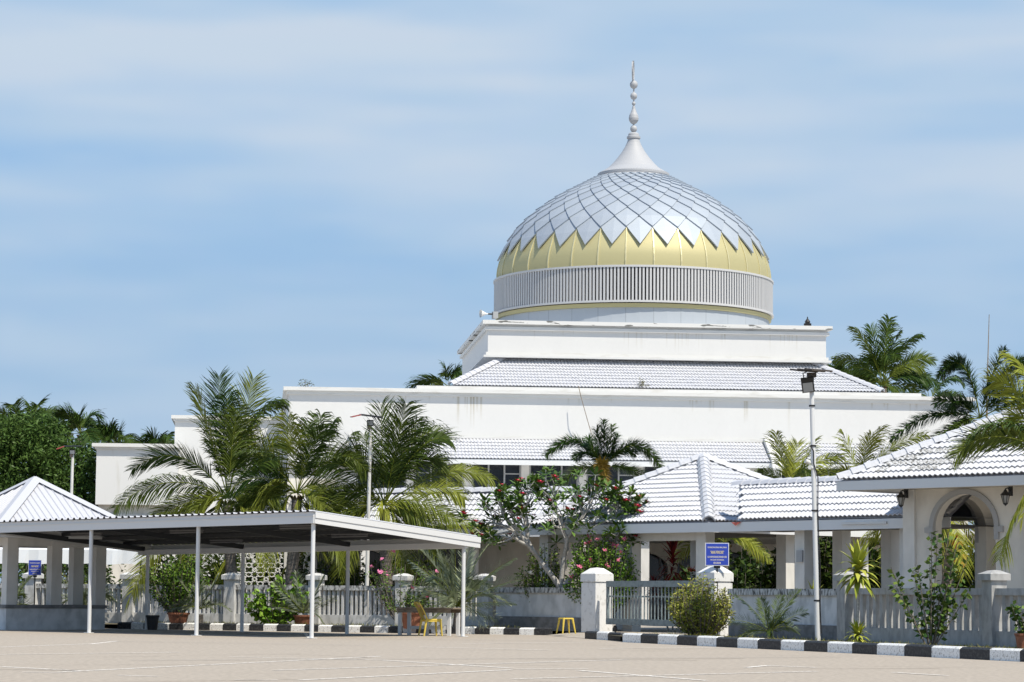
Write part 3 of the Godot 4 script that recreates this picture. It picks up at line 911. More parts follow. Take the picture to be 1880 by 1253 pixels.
func make_wall(label: String, at: Vector3, turn: float, length: float) -> void:
	var o := thing("boundary_wall", label, "wall", at, turn)
	block("wall_face", M.boundary, o, 0, length, .3, 1.05, 0, .16)
	block("wall_plinth", M.plinth, o, 0, length, 0, .38, -.05, -.001)
	block("wall_core", M.plinth, o, 0, length, 0, .3, 0, .16)
	block("wall_coping", M.wallcap, o, -.02, length + .02, 1.05, 1.20, -.06, .2)

func gate_pillar(label: String, at: Vector3, turn: float) -> void:
	var o := thing("gate_pillar", label, "pillar", at, turn, "white gate pillars")
	var b := B.new()
	b.box(Vector3(-.30, 0, -.30), Vector3(.30, 1.32, .30))
	obj("shaft", b, M.pillar, o)
	b = B.new()
	b.box(Vector3(-.27, 1.32, -.27), Vector3(.27, 1.36, .27))
	obj("neck", b, M.pillar, o)
	b = B.new()
	b.box(Vector3(-.32, 1.36, -.32), Vector3(.32, 1.56, .32))
	b.cbox(Vector3(-.32, 1.55, -.32), Vector3(.32, 1.575, .32), .02)
	var q: Array = [Vector3(-.31, 1.575, .31), Vector3(.31, 1.575, .31), Vector3(.31, 1.575, -.31), Vector3(-.31, 1.575, -.31)]
	for i in 4:
		var a: Vector3 = q[i]
		var e: Vector3 = q[(i + 1) % 4]
		var s := Vector3(.42, 1, .42)
		b.quad(a, e, e * s + Vector3(0, .15, 0), a * s + Vector3(0, .15, 0))
		b.tri(a * s + Vector3(0, .15, 0), e * s + Vector3(0, .15, 0), Vector3(0, 1.745, 0))
	obj("cap", b, M.pillar, o)

func make_gate() -> void:
	var o := thing("metal_gate", "grey green metal bar gate between the two white gate pillars", "gate", V(2.62, .12, 69.2), deg_to_rad(-67.4))
	var L := 6.1
	block("top_rail", M.gate, o, 0, L, 1.20, 1.36, -.04, .04)
	block("bottom_rail", M.gate, o, 0, L, .20, .36, -.04, .04)
	block("middle_rail", M.gate, o, .08, L - .08, .93, .97, .012, .04)
	block("stile", M.gate, o, 0, .08, .361, 1.199, -.035, .035)
	block("stile", M.gate, o, L - .08, L, .361, 1.199, -.035, .035)
	var b := B.new()
	b.tube(Vector3(0, .361, 0), Vector3(0, 1.199, 0), .019, .019, 8)
	var bm := b.mesh()
	var x := .26
	while x < L - .15:
		place("bar", bm, M.gate, o, Transform3D(Basis(), Vector3(x, 0, 0)))
		x += .205
	for t in [.5, L - .5]:
		b = B.new()
		b.tube(Vector3(t, .09, .02), Vector3(t, .09, -.02), .09, .09, 14)
		obj("wheel", b, M.iron, o)

func make_kerb(label: String, a: Vector3, e: Vector3, lens: Array, h: float, first_black: bool) -> void:
	var d: Vector3 = e - a
	var o := thing("kerb", label, "kerb", a, atan2(-d.z, d.x))
	o.set_meta("kind", "structure")
	var x := 0.0
	var i := 0
	while x < d.length() - .1:
		var l: float = lens[i % lens.size()]
		var b := B.new()
		var k := R(-.008, .008)
		b.cbox(Vector3(.004, -.05, -.16 + k), Vector3(l - .004, h + R(-.008, .006), .06 + k), .035)
		place("kerb_block", b.mesh(), M.kerb_black if (i % 2 == 0) == first_black else M.kerb_white, o, Transform3D(Basis(Vector3.UP, R(-.012, .012)), Vector3(x, 0, 0)))
		x += l
		i += 1

func sheet(called: String, label: String, pts: Array, m: Material, parent: Node = null) -> MeshInstance3D:
	var b := B.new()
	for i in range(1, pts.size() - 1):
		var a: Vector3 = pts[0]
		var e: Vector3 = pts[i]
		var f: Vector3 = pts[i + 1]
		if (e - a).cross(f - a).y > 0: b.tri(a, e, f)
		else: b.tri(a, f, e)
	var o := obj(called, b, m, self if parent == null else parent)
	if parent == null: tag(o, label, "ground", "", "structure")
	return o

func make_ground() -> void:
	var g := sheet("ground", "wide pale beige worn asphalt yard in front of the mosque", [V(-600, 0, -60), V(600, 0, -60), V(600, 0, 2500), V(-600, 0, 2500)], M.asphalt)
	var lines: Array = [[-9.9, 50.07, -8.76, 53.83], [-8.72, 53.55, -8.68, 56.99], [-6.59, 34.87, -6.02, 34.78], [-5.14, 33.84, -4.57, 33.54], [-7.36, 37.27, -5.89, 35.55], [-6.1, 35.0, -2.24, 45.15], [-4.78, 43.93, -2.12, 42.59], [-2.12, 42.6, .04, 38.5], [-3.35, 36.49, 2.05, 44.25], [-3.44, 32.32, -2.91, 32.45], [-2.64, 32.52, .04, 37.67], [.04, 37.95, 1.18, 38.54], [.99, 37.66, 2.58, 33.55], [.04, 33.58, 4.54, 38.08], [3.65, 39.8, 4.13, 41.15], [4.11, 40.98, 4.78, 40.11], [5.63, 37.84, 6.2, 36.47], [-1.03, 57.04, 2.1, 60.32], [-5.54, 69.7, -4.85, 62.5], [-1.86, 53.2, .8, 51.08], [-8.73, 44.17, -5.98, 46.78], [1.84, 53.0, 4.6, 55.14]]
	var y := .003
	for l in lines:
		y += .0002
		var a := Vector3(l[0], y, -l[1])
		var e := Vector3(l[2], y, -l[3])
		var s: Vector3 = (e - a).normalized().cross(Vector3.UP) * .05
		sheet("painted_line", "", [a - s, e - s, e + s, a + s], M.paint, g)
	for i in 30:  # tyre rubbings and hairline cracks
		y += .0002
		var a := V(R(-11, 9), y, R(25, 58))
		var e := a + Vector3(R(1.0, 4.5), 0, R(-2.5, 2.5))
		var s: Vector3 = (e - a).normalized().cross(Vector3.UP) * R(.008, .045)
		sheet("tyre_mark", "", [a - s * .3, e - s, e + s, a + s * .3], M.asphalt_worn, g)
	# tar joints across the yard
	for l in [[-9.0, 56.5, -3.0, 54.0], [-5.0, 62.0, 1.5, 61.0], [-6, 41, 6, 47]]:
		y += .0002
		var a := Vector3(l[0], y, -l[1])
		var e := Vector3(l[2], y, -l[3])
		var s: Vector3 = (e - a).normalized().cross(Vector3.UP) * .03
		sheet("joint", "", [a - s, e - s, e + s, a + s], M.plinth, g)
	sheet("courtyard", "paved courtyard inside the boundary walls", [V(60, .10, 130), V(-40, .10, 130), V(-40, .10, 81.5), V(-17, .10, 80.9), V(-.45, .10, 74.2), V(2.2, .10, 70.6), V(21.5, .10, 24.5), V(60, .10, 24.5)], M.paving)
	sheet("verge", "soil strip between the left striped kerb and the baluster fence", [V(-11.4, .13, 75.85), V(.8, .13, 70.4), V(-.3, .13, 73.9), V(-.45, .13, 74), V(-17, .13, 80.8), V(-17, .13, 78.4)], M.soil)
	sheet("verge", "planted soil strip between the right striped kerb and the boundary wall", [V(2.2, .13, 64.6), V(2.75, .13, 60.6), V(17.5, .13, 24.0), V(20.2, .13, 26.8), V(5.3, .13, 62.6), V(4.4, .13, 64.9)], M.soil)
	sheet("driveway", "concrete driveway ramp rising from the yard to the gate", [V(.95, .006, 69.6), V(2.0, .006, 65.0), V(4.5, .118, 64.8), V(2.1, .118, 70.6)], M.paving)
	make_kerb("black and white striped kerb behind the car port, running to the driveway", V(-11.5, 0, 75.7), V(.9, 0, 70.15), [.46, .43, .45, .42, .47, .44], .20, true)
	make_kerb("black and white striped kerb curving past the right boundary wall", V(2.72, 0, 60.75), V(17.4, 0, 24.0), [1.0, .96, 1.03, 1.0, .98], .22, false)
	make_kerb("short kerb of a black and a white block beside the gate driveway", V(1.95, 0, 65.0), V(2.75, 0, 62.2), [.98, .9, .96], .2, true)

func make_boundary() -> void:
	make_fence("long white baluster fence behind the car port and the left palms", V(-17, .12, 80.87), deg_to_rad(-22.5), 17.85, [2.3, 5.8, 9.32, 12.16, 15.0, 17.6], .15, .062, M.fence, M.wallcap)
	make_wall("white boundary wall with a dark plinth left of the gate, behind the yellow stool", V(-.4, .1, 73.8), deg_to_rad(-52), 4.05)
	gate_pillar("white gate pillar left of the gate, beside the yellow stool", V(2.36, .1, 69.8), deg_to_rad(38))
	gate_pillar("white gate pillar right of the gate, behind the blue sign", V(5.06, .1, 63.4), deg_to_rad(38))
	make_gate()
	make_wall("white boundary wall with a stained coping right of the gate, behind the small palm", V(5.36, .08, 62.6), deg_to_rad(-67.4), 5.3)
	make_fence("grey white baluster fence in front of the arched pavilion", V(7.45, .1, 57.6), deg_to_rad(-67.4), 23.5, [.15, 6.02, 11.8, 17.5, 23.2], .28, .12, M.fence_grey, M.fence_grey)

# ---------- street furniture ----------
func lamp(at: Vector3, top: Vector3, kind: int, label: String) -> void:
	var o := thing("street_lamp", label, "street lamp", at, 0, "solar street lamps")
	var t: Vector3 = top - at
	var b := B.new()
	b.tube(Vector3.ZERO, t, .062, .05, 14)
	obj("pole", b, M.steel if kind == 0 else M.column, o)
	b = B.new()
	if kind == 0:
		for y in [.9, 2.9, 4.35, 5.25]:
			b.tube(t * (y / t.y), t * ((y + .035) / t.y), .07, .07, 12)
		obj("strap", b, M.cable, o)
		b = B.new()
		var side := Vector3(.055, 0, .04)
		var prev: Vector3 = t * (4.35 / t.y) - Vector3(.06, 0, -.05)
		for i in 15:
			var y := 4.25 - i * .29
			var q: Vector3 = t * (y / t.y) + side * (1.35 + .2 * sin(i * .9)) if i > 1 else t * (y / t.y) + Vector3(0, 0, .07)
			b.tube(prev, q, .014, .014, 6)
			prev = q
		obj("cable", b, M.cable, o)
		b = B.new()
		for e in [[Vector3(-.07, 3.98, .06), Vector3(-.19, 4.02, .1)], [Vector3(-.04, 3.86, .06), Vector3(-.10, 3.88, .16)]]:
			var k: Vector3 = t * (4.0 / t.y)
			k.y = 0
			b.tube(k + e[0], k + e[0].lerp(e[1], .3), .02, .02)
			b.tube(k + e[0].lerp(e[1], .2), k + e[1], .045, .05, 10)
		obj("security_camera", b, M.trim, o)
		b = B.new()
		b.tube(t, t + Vector3(.02, .32, 0), .045, .04, 8)
		b.box(Vector3(-.10, .26, -.08), Vector3(.10, .36, .08), Transform3D(Basis(), t))
		obj("bracket", b, M.rustpanel, o)
		var xf := Transform3D(Basis.from_euler(Vector3(.16, .62, .0)), t + Vector3(-.02, .37, 0))
		for k in 3:
			b = B.new()
			b.box(Vector3(-.31, k * .03, -.36 + k * .24), Vector3(.31, .035 + k * .03, -.10 + k * .24), xf)
			obj("solar_panel", b, M.rustpanel, o)
		xf = Transform3D(Basis.from_euler(Vector3(.38, -.12, .12)), t + Vector3(-.10, .08, .12))
		b = B.new()
		b.box(Vector3(-.14, -.17, -.03), Vector3(.14, .17, .04), xf)
		obj("flood_light", b, M.iron, o)
		b = B.new()
		b.box(Vector3(-.11, -.15, .041), Vector3(.11, .06, .047), xf)
		obj("lens", b, M.lens, o)
		b = B.new()
		b.tube(t + Vector3(-.18, .2, .1), t + Vector3(-.2, .34, .06), .012, .012, 6)
		b.tube(t + Vector3(-.2, .34, .06), t + Vector3(-.08, .4, .02), .012, .012, 6)
		obj("wire", b, M.cable, o)
	else:
		b.tube(t, t + Vector3(0, .16, 0), .04, .035, 8)
		b.box(Vector3(-.05, .02, -.05), Vector3(.05, .12, .05), Transform3D(Basis(), t + Vector3(-.04, -.14, .05)))
		obj("bracket", b, M.rustpanel, o)
		var sl := -.10 if kind == 1 else .02
		var xf := Transform3D(Basis.from_euler(Vector3(.06, .25, sl)), t + Vector3(.03, .26, 0))
		b = B.new()
		b.box(Vector3(-.34, 0, -.22), Vector3(.30, .045, .22), xf)
		obj("solar_panel", b, M.panel, o)
		b = B.new()
		b.box(Vector3(-.28, .001, -.18), Vector3(.0, .028, .18), xf * Transform3D(Basis(Vector3(0, 0, 1), .35), Vector3(-.345, .0, 0)))
		obj("end_flap", b, M.rust, o)
		b = B.new()
		b.box(Vector3(-.10, -.08, -.02), Vector3(.10, .10, .03), Transform3D(Basis.from_euler(Vector3(.4, 0, 0)), t + Vector3(0, .06, .09)))
		obj("flood_light", b, M.iron, o)
		b = B.new()
		b.box(Vector3(-.08, -.05, .031), Vector3(.08, .08, .036), Transform3D(Basis.from_euler(Vector3(.4, 0, 0)), t + Vector3(0, .06, .09)))
		obj("lens", b, M.lens, o)

func notice(at: Vector3, w: float, h: float, y0: float, turn: float, label: String) -> void:
	var o := thing("notice_board", label, "sign", at, turn, "blue notice boards with pale lettering")
	var b := B.new()
	b.tube(Vector3.ZERO, Vector3(0, y0 + h * .6, 0), .02, .02, 8)
	b.box(Vector3(-w * .14, y0 - .06, -.012), Vector3(w * .14, y0, .012))
	obj("post", b, M.iron, o)
	b = B.new()
	b.box(Vector3(-w * .5, y0, .022), Vector3(w * .5, y0 + h, .04))
	obj("frame", b, M.signwhite, o)
	b = B.new()
	var e := w * .03
	b.box(Vector3(-w * .5 + e, y0 + e, .0395), Vector3(w * .5 - e, y0 + h - e, .043))
	obj("board", b, M.sign, o)
	var f := SystemFont.new()
	f.font_names = PackedStringArray(["Droid Sans"])
	f.font_weight = 700
	var rows: Array = [["PERINGATAN KEPADA PARA JEMAAH", .80, .80], ["\"AWAS PENCURI\"", .585, .58], ["SILA SIMPAN BARANG BERHARGA ANDA", .385, .82], ["YANG SELAMAT UNTUK MENGELAK", .255, .58], ["KECURIAN", .12, .30]]
	for i in rows.size():
		var r: Array = rows[i]
		var tm := TextMesh.new()
		tm.font = f; tm.text = r[0]; tm.font_size = 32; tm.pixel_size = .004; tm.depth = .002; tm.curve_step = 4.0
		var sz: Vector3 = tm.get_aabb().size
		var s: float = r[2] * w / sz.x
		var sy: float = minf((.13 if i == 1 else .085) * h / sz.y, s * 2.4)
		place("lettering", tm, M.letter_y if i == 1 else M.letter, o, Transform3D(Basis.from_scale(Vector3(s, sy, 1)), Vector3(0, y0 + r[1] * h, .0445)))

func make_chair() -> void:
	var o := thing("plastic_chair", "yellow plastic chair with a slatted back beside the wooden table", "chair", V(-2.08, 0, 67.5), deg_to_rad(22))
	var b := B.new()  # faces +x
	b.cbox(Vector3(-.20, .41, -.21), Vector3(.24, .445, .21), .012)
	b.box(Vector3(-.20, .37, -.205), Vector3(.235, .41, -.19)); b.box(Vector3(-.20, .37, .19), Vector3(.235, .41, .205))
	obj("seat", b, M.yellow, o)
	for q in [[.21, .18, .25, .21], [.21, -.18, .25, -.21], [-.18, .18, -.25, .21], [-.18, -.18, -.25, -.21]]:
		b = B.new()
		b.tube(Vector3(q[0], .42, q[1]), Vector3(q[2], 0, q[3]), .034, .022, 8)
		obj("leg", b, M.yellow, o)
	var arc := func(z: float, s: float) -> Vector3: return Vector3(-.19 - .17 * s - .05 * s * s + .03 * (z * z / .04), .43 + .42 * s, z)
	for i in 5:
		b = B.new()
		var z0 := -.13 + i * .065
		for k in 5:
			var p: Vector3 = arc.call(z0 * (.8 + .2 * k / 5.0), k / 5.0)
			var q: Vector3 = arc.call(z0 * (.8 + .2 * (k + 1) / 5.0), (k + 1) / 5.0)
			var w := Vector3(0, 0, .017)
			b.quad(p - w, p + w, q + w, q - w); b.quad(q - w + Vector3(-.01, 0, 0), q + w + Vector3(-.01, 0, 0), p + w + Vector3(-.01, 0, 0), p - w + Vector3(-.01, 0, 0))
		obj("back_slat", b, M.yellow, o)
	b = B.new()
	for z0 in [-.2, .2]:
		for k in 5:
			b.tube(arc.call(z0, k / 5.0), arc.call(z0, (k + 1) / 5.0), .02, .02, 8)
	for k in 8:
		var za := -.2 + .05 * k
		b.tube(arc.call(za, 1.0 + .06 * cos(za * 7.8)), arc.call(za + .05, 1.0 + .06 * cos((za + .05) * 7.8)), .024, .024, 8)
	obj("back_frame", b, M.yellow, o)

func make_table() -> void:
	var o := thing("wooden_table", "worn wooden table with white painted legs under the car port edge", "table", V(-2.12, 0, 68.3), deg_to_rad(-22))
	block("table_top", M.wood, o, -.85, .78, .70, .735, -.40, .42)
	block("apron", M.wood, o, -.80, .74, .60, .699, -.36, -.33)
	block("apron", M.wood, o, -.80, .74, .60, .699, .35, .38)
	for q in [[-.78, -.33], [.64, -.33], [-.78, .26], [.64, .26], [.0, -.34]]:
		block("leg", M.steel, o, q[0], q[0] + .085, 0, .6, q[1], q[1] + .085)
	block("stretcher", M.steel, o, .086, .639, .16, .25, -.31, -.28)
	block("stretcher", M.steel, o, -.694, -.001, .16, .24, .28, .31)

func make_stool() -> void:
	var o := thing("plastic_stool", "small yellow plastic stool at the foot of the white boundary wall", "stool", V(1.5, .07, 68.6), deg_to_rad(25))
	var b := B.new()
	b.cbox(Vector3(-.155, .385, -.155), Vector3(.155, .42, .155), .015)
	obj("seat", b, M.yellow, o)
	for q in [[-1, -1], [1, -1], [-1, 1], [1, 1]]:
		b = B.new()
		b.tube(Vector3(q[0] * .13, .39, q[1] * .13), Vector3(q[0] * .19, 0, q[1] * .19), .032, .018, 8)
		obj("leg", b, M.yellow, o)

func make_tent() -> void:
	var o := thing("canopy_tent", "pale blue white canvas canopy behind the gazebo", "canopy", V(-18.5, 0, 84), 0)
	var b := B.new()
	var L := 6.45
	var n := 40
	for i in n:
		var x0 := L * i / n
		var x1 := L * (i + 1) / n
		var z0 := .03 * sin(i * 1.7) + .02 * sin(i * .6)
		var z1 := .03 * sin((i + 1) * 1.7) + .02 * sin((i + 1) * .6)
		b.quad(Vector3(x0, 1.98 + .02 * sin(i * .9), z0), Vector3(x1, 1.98 + .02 * sin((i + 1) * .9), z1), Vector3(x1, 2.44, .0), Vector3(x0, 2.44, .0))
		b.quad(Vector3(x0, 2.44, 0), Vector3(x1, 2.44, 0), Vector3(x1, 3.05, -2.4), Vector3(x0, 3.05, -2.4))
		b.quad(Vector3(x1, 2.44, -4.8), Vector3(x0, 2.44, -4.8), Vector3(x0, 3.05, -2.4), Vector3(x1, 3.05, -2.4))
	b.tri(Vector3(L, 2.44, 0), Vector3(L, 2.44, -4.8), Vector3(L, 3.05, -2.4))
	b.quad(Vector3(L, 1.98, 0), Vector3(L, 1.98, -4.8), Vector3(L, 2.44, -4.8), Vector3(L, 2.44, 0))
	obj("canvas", b, M.canvas, o)
	for x in [.05, 3.2, L - .05]:
		for z in [-.05, -4.75]:
			b = B.new()
			b.tube(Vector3(x, .1, z), Vector3(x, 2.42, z), .025, .025, 8)
			obj("pole", b, M.cable, o)
	var k := thing("kiosk", "pale kiosk with a brown counter and a small window behind the left fence", "kiosk", V(-12.4, .1, 86.5), deg_to_rad(8))
	block("wall", M.white, k, 0, 3.2, 0, 2.3, 0, 2.0)
	block("counter", mat(lit(.34, .25, .2), .7), k, .7, 1.9, .55, 1.25, -.5, -.002)
	var w := block("window", M.glass, k, 1.25, 1.75, 1.35, 2.05, -.03, -.002)
	block("window_frame", mat(lit(.05, .08, .3), .5), w, 1.20, 1.25, 1.3, 2.1, -.05, -.002)
	block("window_frame", mat(lit(.05, .08, .3), .5), w, 1.75, 1.80, 1.3, 2.1, -.05, -.002)

func make_screen() -> void:
	var o := thing("lattice_screen", "white screen of star shaped lattice behind the left fence", "screen", V(-8.55, .1, 80.5), deg_to_rad(4))
	var w := 1.45
	var h := 2.3
	block("post", M.column, o, w, w + .3, 0, 2.55, -.05, .25)
	block("frame", M.trim, o, 0, w, 1.0, 1.1, -.02, .05)
	block("frame", M.trim, o, 0, w, h, h + .1, -.02, .05)
	block("base_wall", M.fence, o, 0, w, 0, .999, 0, .15)
	var c := .36
	for i in 4:
		for j in 4:
			var b := B.new()
			var cx := .18 + i * c
			var cy := 1.26 + j * .29
			var r := .15
			for k in 8:
				var a := TAU * k / 8.0 + PI / 8
				var e := a + TAU * 3 / 8.0
				var p := Vector3(cx + cos(a) * r, cy + sin(a) * r, 0)
				var q := Vector3(cx + cos(e) * r, cy + sin(e) * r, 0)
				b.tube(p, p.lerp(q, .32), .016, .016, 4, false)
				b.tube(q.lerp(p, .32), q, .016, .016, 4, false)
				b.tube(p, Vector3(cx + cos(a) * .21, cy + sin(a) * .19, 0), .016, .016, 4, false)
			obj("star", b, M.trim, o)

func make_roof_things() -> void:
	var o := thing("horn_loudspeaker", "white horn loudspeaker on the left corner of the tier parapet", "loudspeaker", V(-1.05, 13.20, 112.2), deg_to_rad(-70))
	var b := B.new()
	var prof2: Array = [Vector2(.03, 0), Vector2(.05, .1), Vector2(.09, .25), Vector2(.16, .4), Vector2(.25, .52), Vector2(.27, .54)]
	var xf := Basis(Vector3(1, 0, 0), PI * .5)
	var lb := B.new()
	lb.lathe(prof2, 20)
	lb.lathe([Vector2(.001, .12), Vector2(.08, .2), Vector2(.24, .525)], 20)
	o.scale = Vector3.ONE * .68
	obj("horn", lb, M.trim, o, Transform3D(xf, Vector3(0, .30, .0)))
	b.tube(Vector3(0, .30, .02), Vector3(0, .30, -.3), .055, .055, 12)
	obj("driver", b, M.iron, o)
	b = B.new()
	b.box(Vector3(-.15, .04, -.62), Vector3(.15, .46, -.28))
	b.box(Vector3(-.2, .0, -.5), Vector3(.2, .04, -.3))
	obj("driver_box", b, M.frame, o)
	o = thing("rooftop_lamp", "small dark lamp standing on the right end of the tier parapet", "lamp", V(13.33, 13.25, 114.8), 0)
	b = B.new()
	b.box(Vector3(-.16, 0, -.1), Vector3(.16, .12, .1))
	obj("base", b, M.iron, o)
	b = B.new()
	b.lathe([Vector2(.1, .12), Vector2(.13, .2), Vector2(.09, .26), Vector2(.03, .34), Vector2(.02, .42), Vector2(.001, .44)], 8)
	obj("head", b, M.iron, o)
	o = thing("roof_cable", "thin cable hanging down the upper wall from the parapet", "cable", V(2.9, 0, 110.9), 0)
	b = B.new()
	b.tube(Vector3(0, 10.12, .25), Vector3(.12, 9.6, .32), .018, .018, 6)
	b.tube(Vector3(.12, 9.6, .32), Vector3(.44, 8.5, .22), .018, .018, 6)
	b.tube(Vector3(.44, 8.5, .22), Vector3(.62, 7.9, .2), .018, .018, 6)
	obj("wire", b, M.wood, o)
	o = thing("antenna_mast", "thin tapering antenna mast rising behind the right palms", "antenna", V(17.6, 0, 95), 0)
	b = B.new()
	b.tube(Vector3(0, 0, 0), Vector3(.1, 8.6, 0), .05, .04, 8)
	b.tube(Vector3(.1, 8.6, 0), Vector3(.22, 11.65, 0), .028, .012, 8)
	obj("rod", b, M.wood, o)

# ---------- plants ----------
func tint(a: Color, b: Color, k: float) -> Color:
	return a.lerp(b, clampf(k, 0, 1))

func frond_mesh(p0: Vector3, c: Vector3, p1: Vector3, style: String, ll: float, col: Color, rcol: Color, roll := 0.0, lw := .02) -> ArrayMesh:
	var b := B.new()
	var length := p0.distance_to(c) * .6 + c.distance_to(p1) * .6
	var n := int(clampf(length * ((30.0 if lw > .03 else 38.0) if style == "coconut" else 40.0), 24, 170))
	if style == "foxtail": n = int(length * 48.0)
	var prev := p0
	b.col = rcol
	for i in 9:
		var s := (i + 1) / 9.0
		var q: Vector3 = p0.lerp(c, s).lerp(c.lerp(p1, s), s)
		var r := .030 * (1.0 - .85 * i / 9.0) * clampf(length / 3.0, .35, 1.2)
		b.tube(prev, q, r, r * .88, 5, false)
		prev = q
	var droop := R(.12, .5)
	var start := .16 if style == "coconut" else (.08 if style == "date" else .12)
	for i in n:
		var s := start + (1.0 - start) * (i + .5) / n
		var p: Vector3 = p0.lerp(c, s).lerp(c.lerp(p1, s), s)
		var t: Vector3 = ((c - p0).lerp(p1 - c, s)).normalized()
		var up := Vector3.UP
		var side: Vector3 = t.cross(up)
		if side.length() < .35: side = side + t.cross(Vector3(.3, 0, 1).normalized()) * .6
		side = side.normalized().rotated(t, roll)
		var nrm: Vector3 = side.cross(t).normalized()
		var k := (s - start) / (1.0 - start)
		var f := pow(sin(PI * (.12 + .80 * k)), .7)
		if style == "foxtail":
			for j in 6:
				var a := rng.randf() * TAU
				var d: Vector3 = (side * cos(a) + nrm * sin(a)) * .85 + t * .55
				b.col = col * R(.65, 1.35)
				b.leaf(p, d.normalized(), t.cross(d).normalized(), ll * (f * .6 + .4) * R(.85, 1.2), .042, .2)
		else:
			for sg in [-1.0, 1.0]:
				if rng.randf() < .07: continue
				var fw := (R(.75, .95) if style == "coconut" else R(.5, .75)) + k * .5
				var lift := R(-.12, .12) if style == "coconut" else R(.25, .65)
				var d: Vector3 = (side * sg * .85 + t * fw + nrm * lift).normalized()
				if style == "coconut" and absf(roll) > .6 and (side * sg).y > .3: f *= .82
				var l := ll * f * R(.62, 1.15) * (1.3 if style == "coconut" else 1.0)
				b.col = col * R(.7, 1.3)
				if style == "coconut":
					var wv: Vector3 = (t * .8 + nrm * R(-.5, .5)).normalized()
					var m: Vector3 = p + d * l * .42
					var hang := clampf(droop + R(-.1, .12), .02, .9)
					var e: Vector3 = m + (d * (1.0 - hang * .5) + Vector3.DOWN * hang).normalized() * l * .33
					var g: Vector3 = e + (d * (1.0 - hang) + Vector3.DOWN * hang * 1.5).normalized() * l * .27
					var w := lw
					b.quad(p - wv * w * .6, p + wv * w * .6, m + wv * w, m - wv * w)
					b.quad(m - wv * w, m + wv * w, e + wv * w * .7, e - wv * w * .7)
					b.tri(e - wv * w * .7, e + wv * w * .7, g)
				else:
					b.leaf(p, d, (t * .6 + nrm * .8).normalized(), l, .02 + ll * .05, .08)
	return b.mesh()

func trunk(o: Node3D, a: Vector3, e: Vector3, r0: float, r1: float, m: Material) -> void:
	var b := B.new()
	var n := int(maxf(4, a.distance_to(e) / .14))
	for i in n:
		var p: Vector3 = a.lerp(e, float(i) / n)
		var q: Vector3 = a.lerp(e, float(i + 1) / n)
		var r := lerpf(r0, r1, float(i) / n)
		b.tube(p, q, r * 1.03, r * .96, 12, false)
	obj("trunk", b, m, o)

const DARK := Color(.027, .055, .013)
const OLIVE := Color(.075, .108, .017)
const LIME := Color(.25, .27, .038)
const STRAW := Color(.24, .19, .07)
const SILVER := Color(.235, .27, .19)

func palm(called: String, label: String, cat: String, crown: Vector3, ground: float, lean: float, fr: Array, style: String, ll: float, base_col: Color, scale: float, extra: int, reach: float, group := "", tr := .15, lw := .02) -> Node3D:
	var o := thing(called, label, cat, Vector3(crown.x + lean, ground, crown.z), 0, group)
	var top := Vector3(-lean, crown.y - ground, 0)
	trunk(o, Vector3.ZERO, top - Vector3(0, .15, 0), tr * 1.4, tr, M.bark)
	var b := B.new()
	b.col = STRAW * .35
	for i in 14:
		var a := i * 2.4
		var d := Vector3(cos(a), 1.2, sin(a)).normalized()
		b.tube(top + Vector3(0, -.35, 0), top + Vector3(0, -.35, 0) + d * .34 * scale, .055 * scale, .03 * scale, 6)
	if ground < crown.y - 1.5: obj("leaf_sheath", b, M.dull, o)
	for i in fr.size():
		var q: Array = fr[i]
		var z := R(-.5, .9) * scale
		var tone: float = q[4] if q.size() > 4 else R(0, .35)
		var col := tint(base_col, LIME if style != "date" else SILVER * 1.2, tone)
		place("frond", frond_mesh(top, top + Vector3(q[0] * scale, q[1] * scale, z * .7), top + Vector3(q[2] * scale, q[3] * scale, z * 1.3), style, ll, col, tint(OLIVE, LIME, .6), (R(.75, 1.4) if absf(q[2]) > absf(q[3]) * .75 else R(-.35, .35)), lw), M.leaf, o)
	for i in extra:
		var a := TAU * (i + R(0, .7)) / extra
		var el := R(-.2, 1.25)
		var l := reach * R(.75, 1.1)
		var d := Vector3(cos(a) * cos(el), sin(el), sin(a) * cos(el))
		var c: Vector3 = top + d * l * .55 + Vector3(0, .16 * l, 0)
		var e: Vector3 = top + Vector3(d.x, d.y * .8 - .32, d.z) * l
		place("frond", frond_mesh(top, c, e, style, ll, tint(base_col, OLIVE if el > 0 else LIME, R(0, .6)), tint(OLIVE, LIME, .4), R(.2, 1.2), lw), M.leaf, o)
	return o

func leaf_cluster(n: int, l: float, w: float, spread: float) -> ArrayMesh:
	var b := B.new()
	for i in n:
		var d := Vector3(R(-1, 1), R(-.5, 1), R(-1, 1)).normalized()
		b.col = Color(1, 1, 1) * R(.75, 1.25)
		b.leaf(Vector3(R(-1, 1), R(-1, 1), R(-1, 1)) * spread, d, d.cross(Vector3(R(-1, 1), R(-1, 1), R(-1, 1))).normalized(), l * R(.7, 1.2), w, .3)
	return b.mesh()

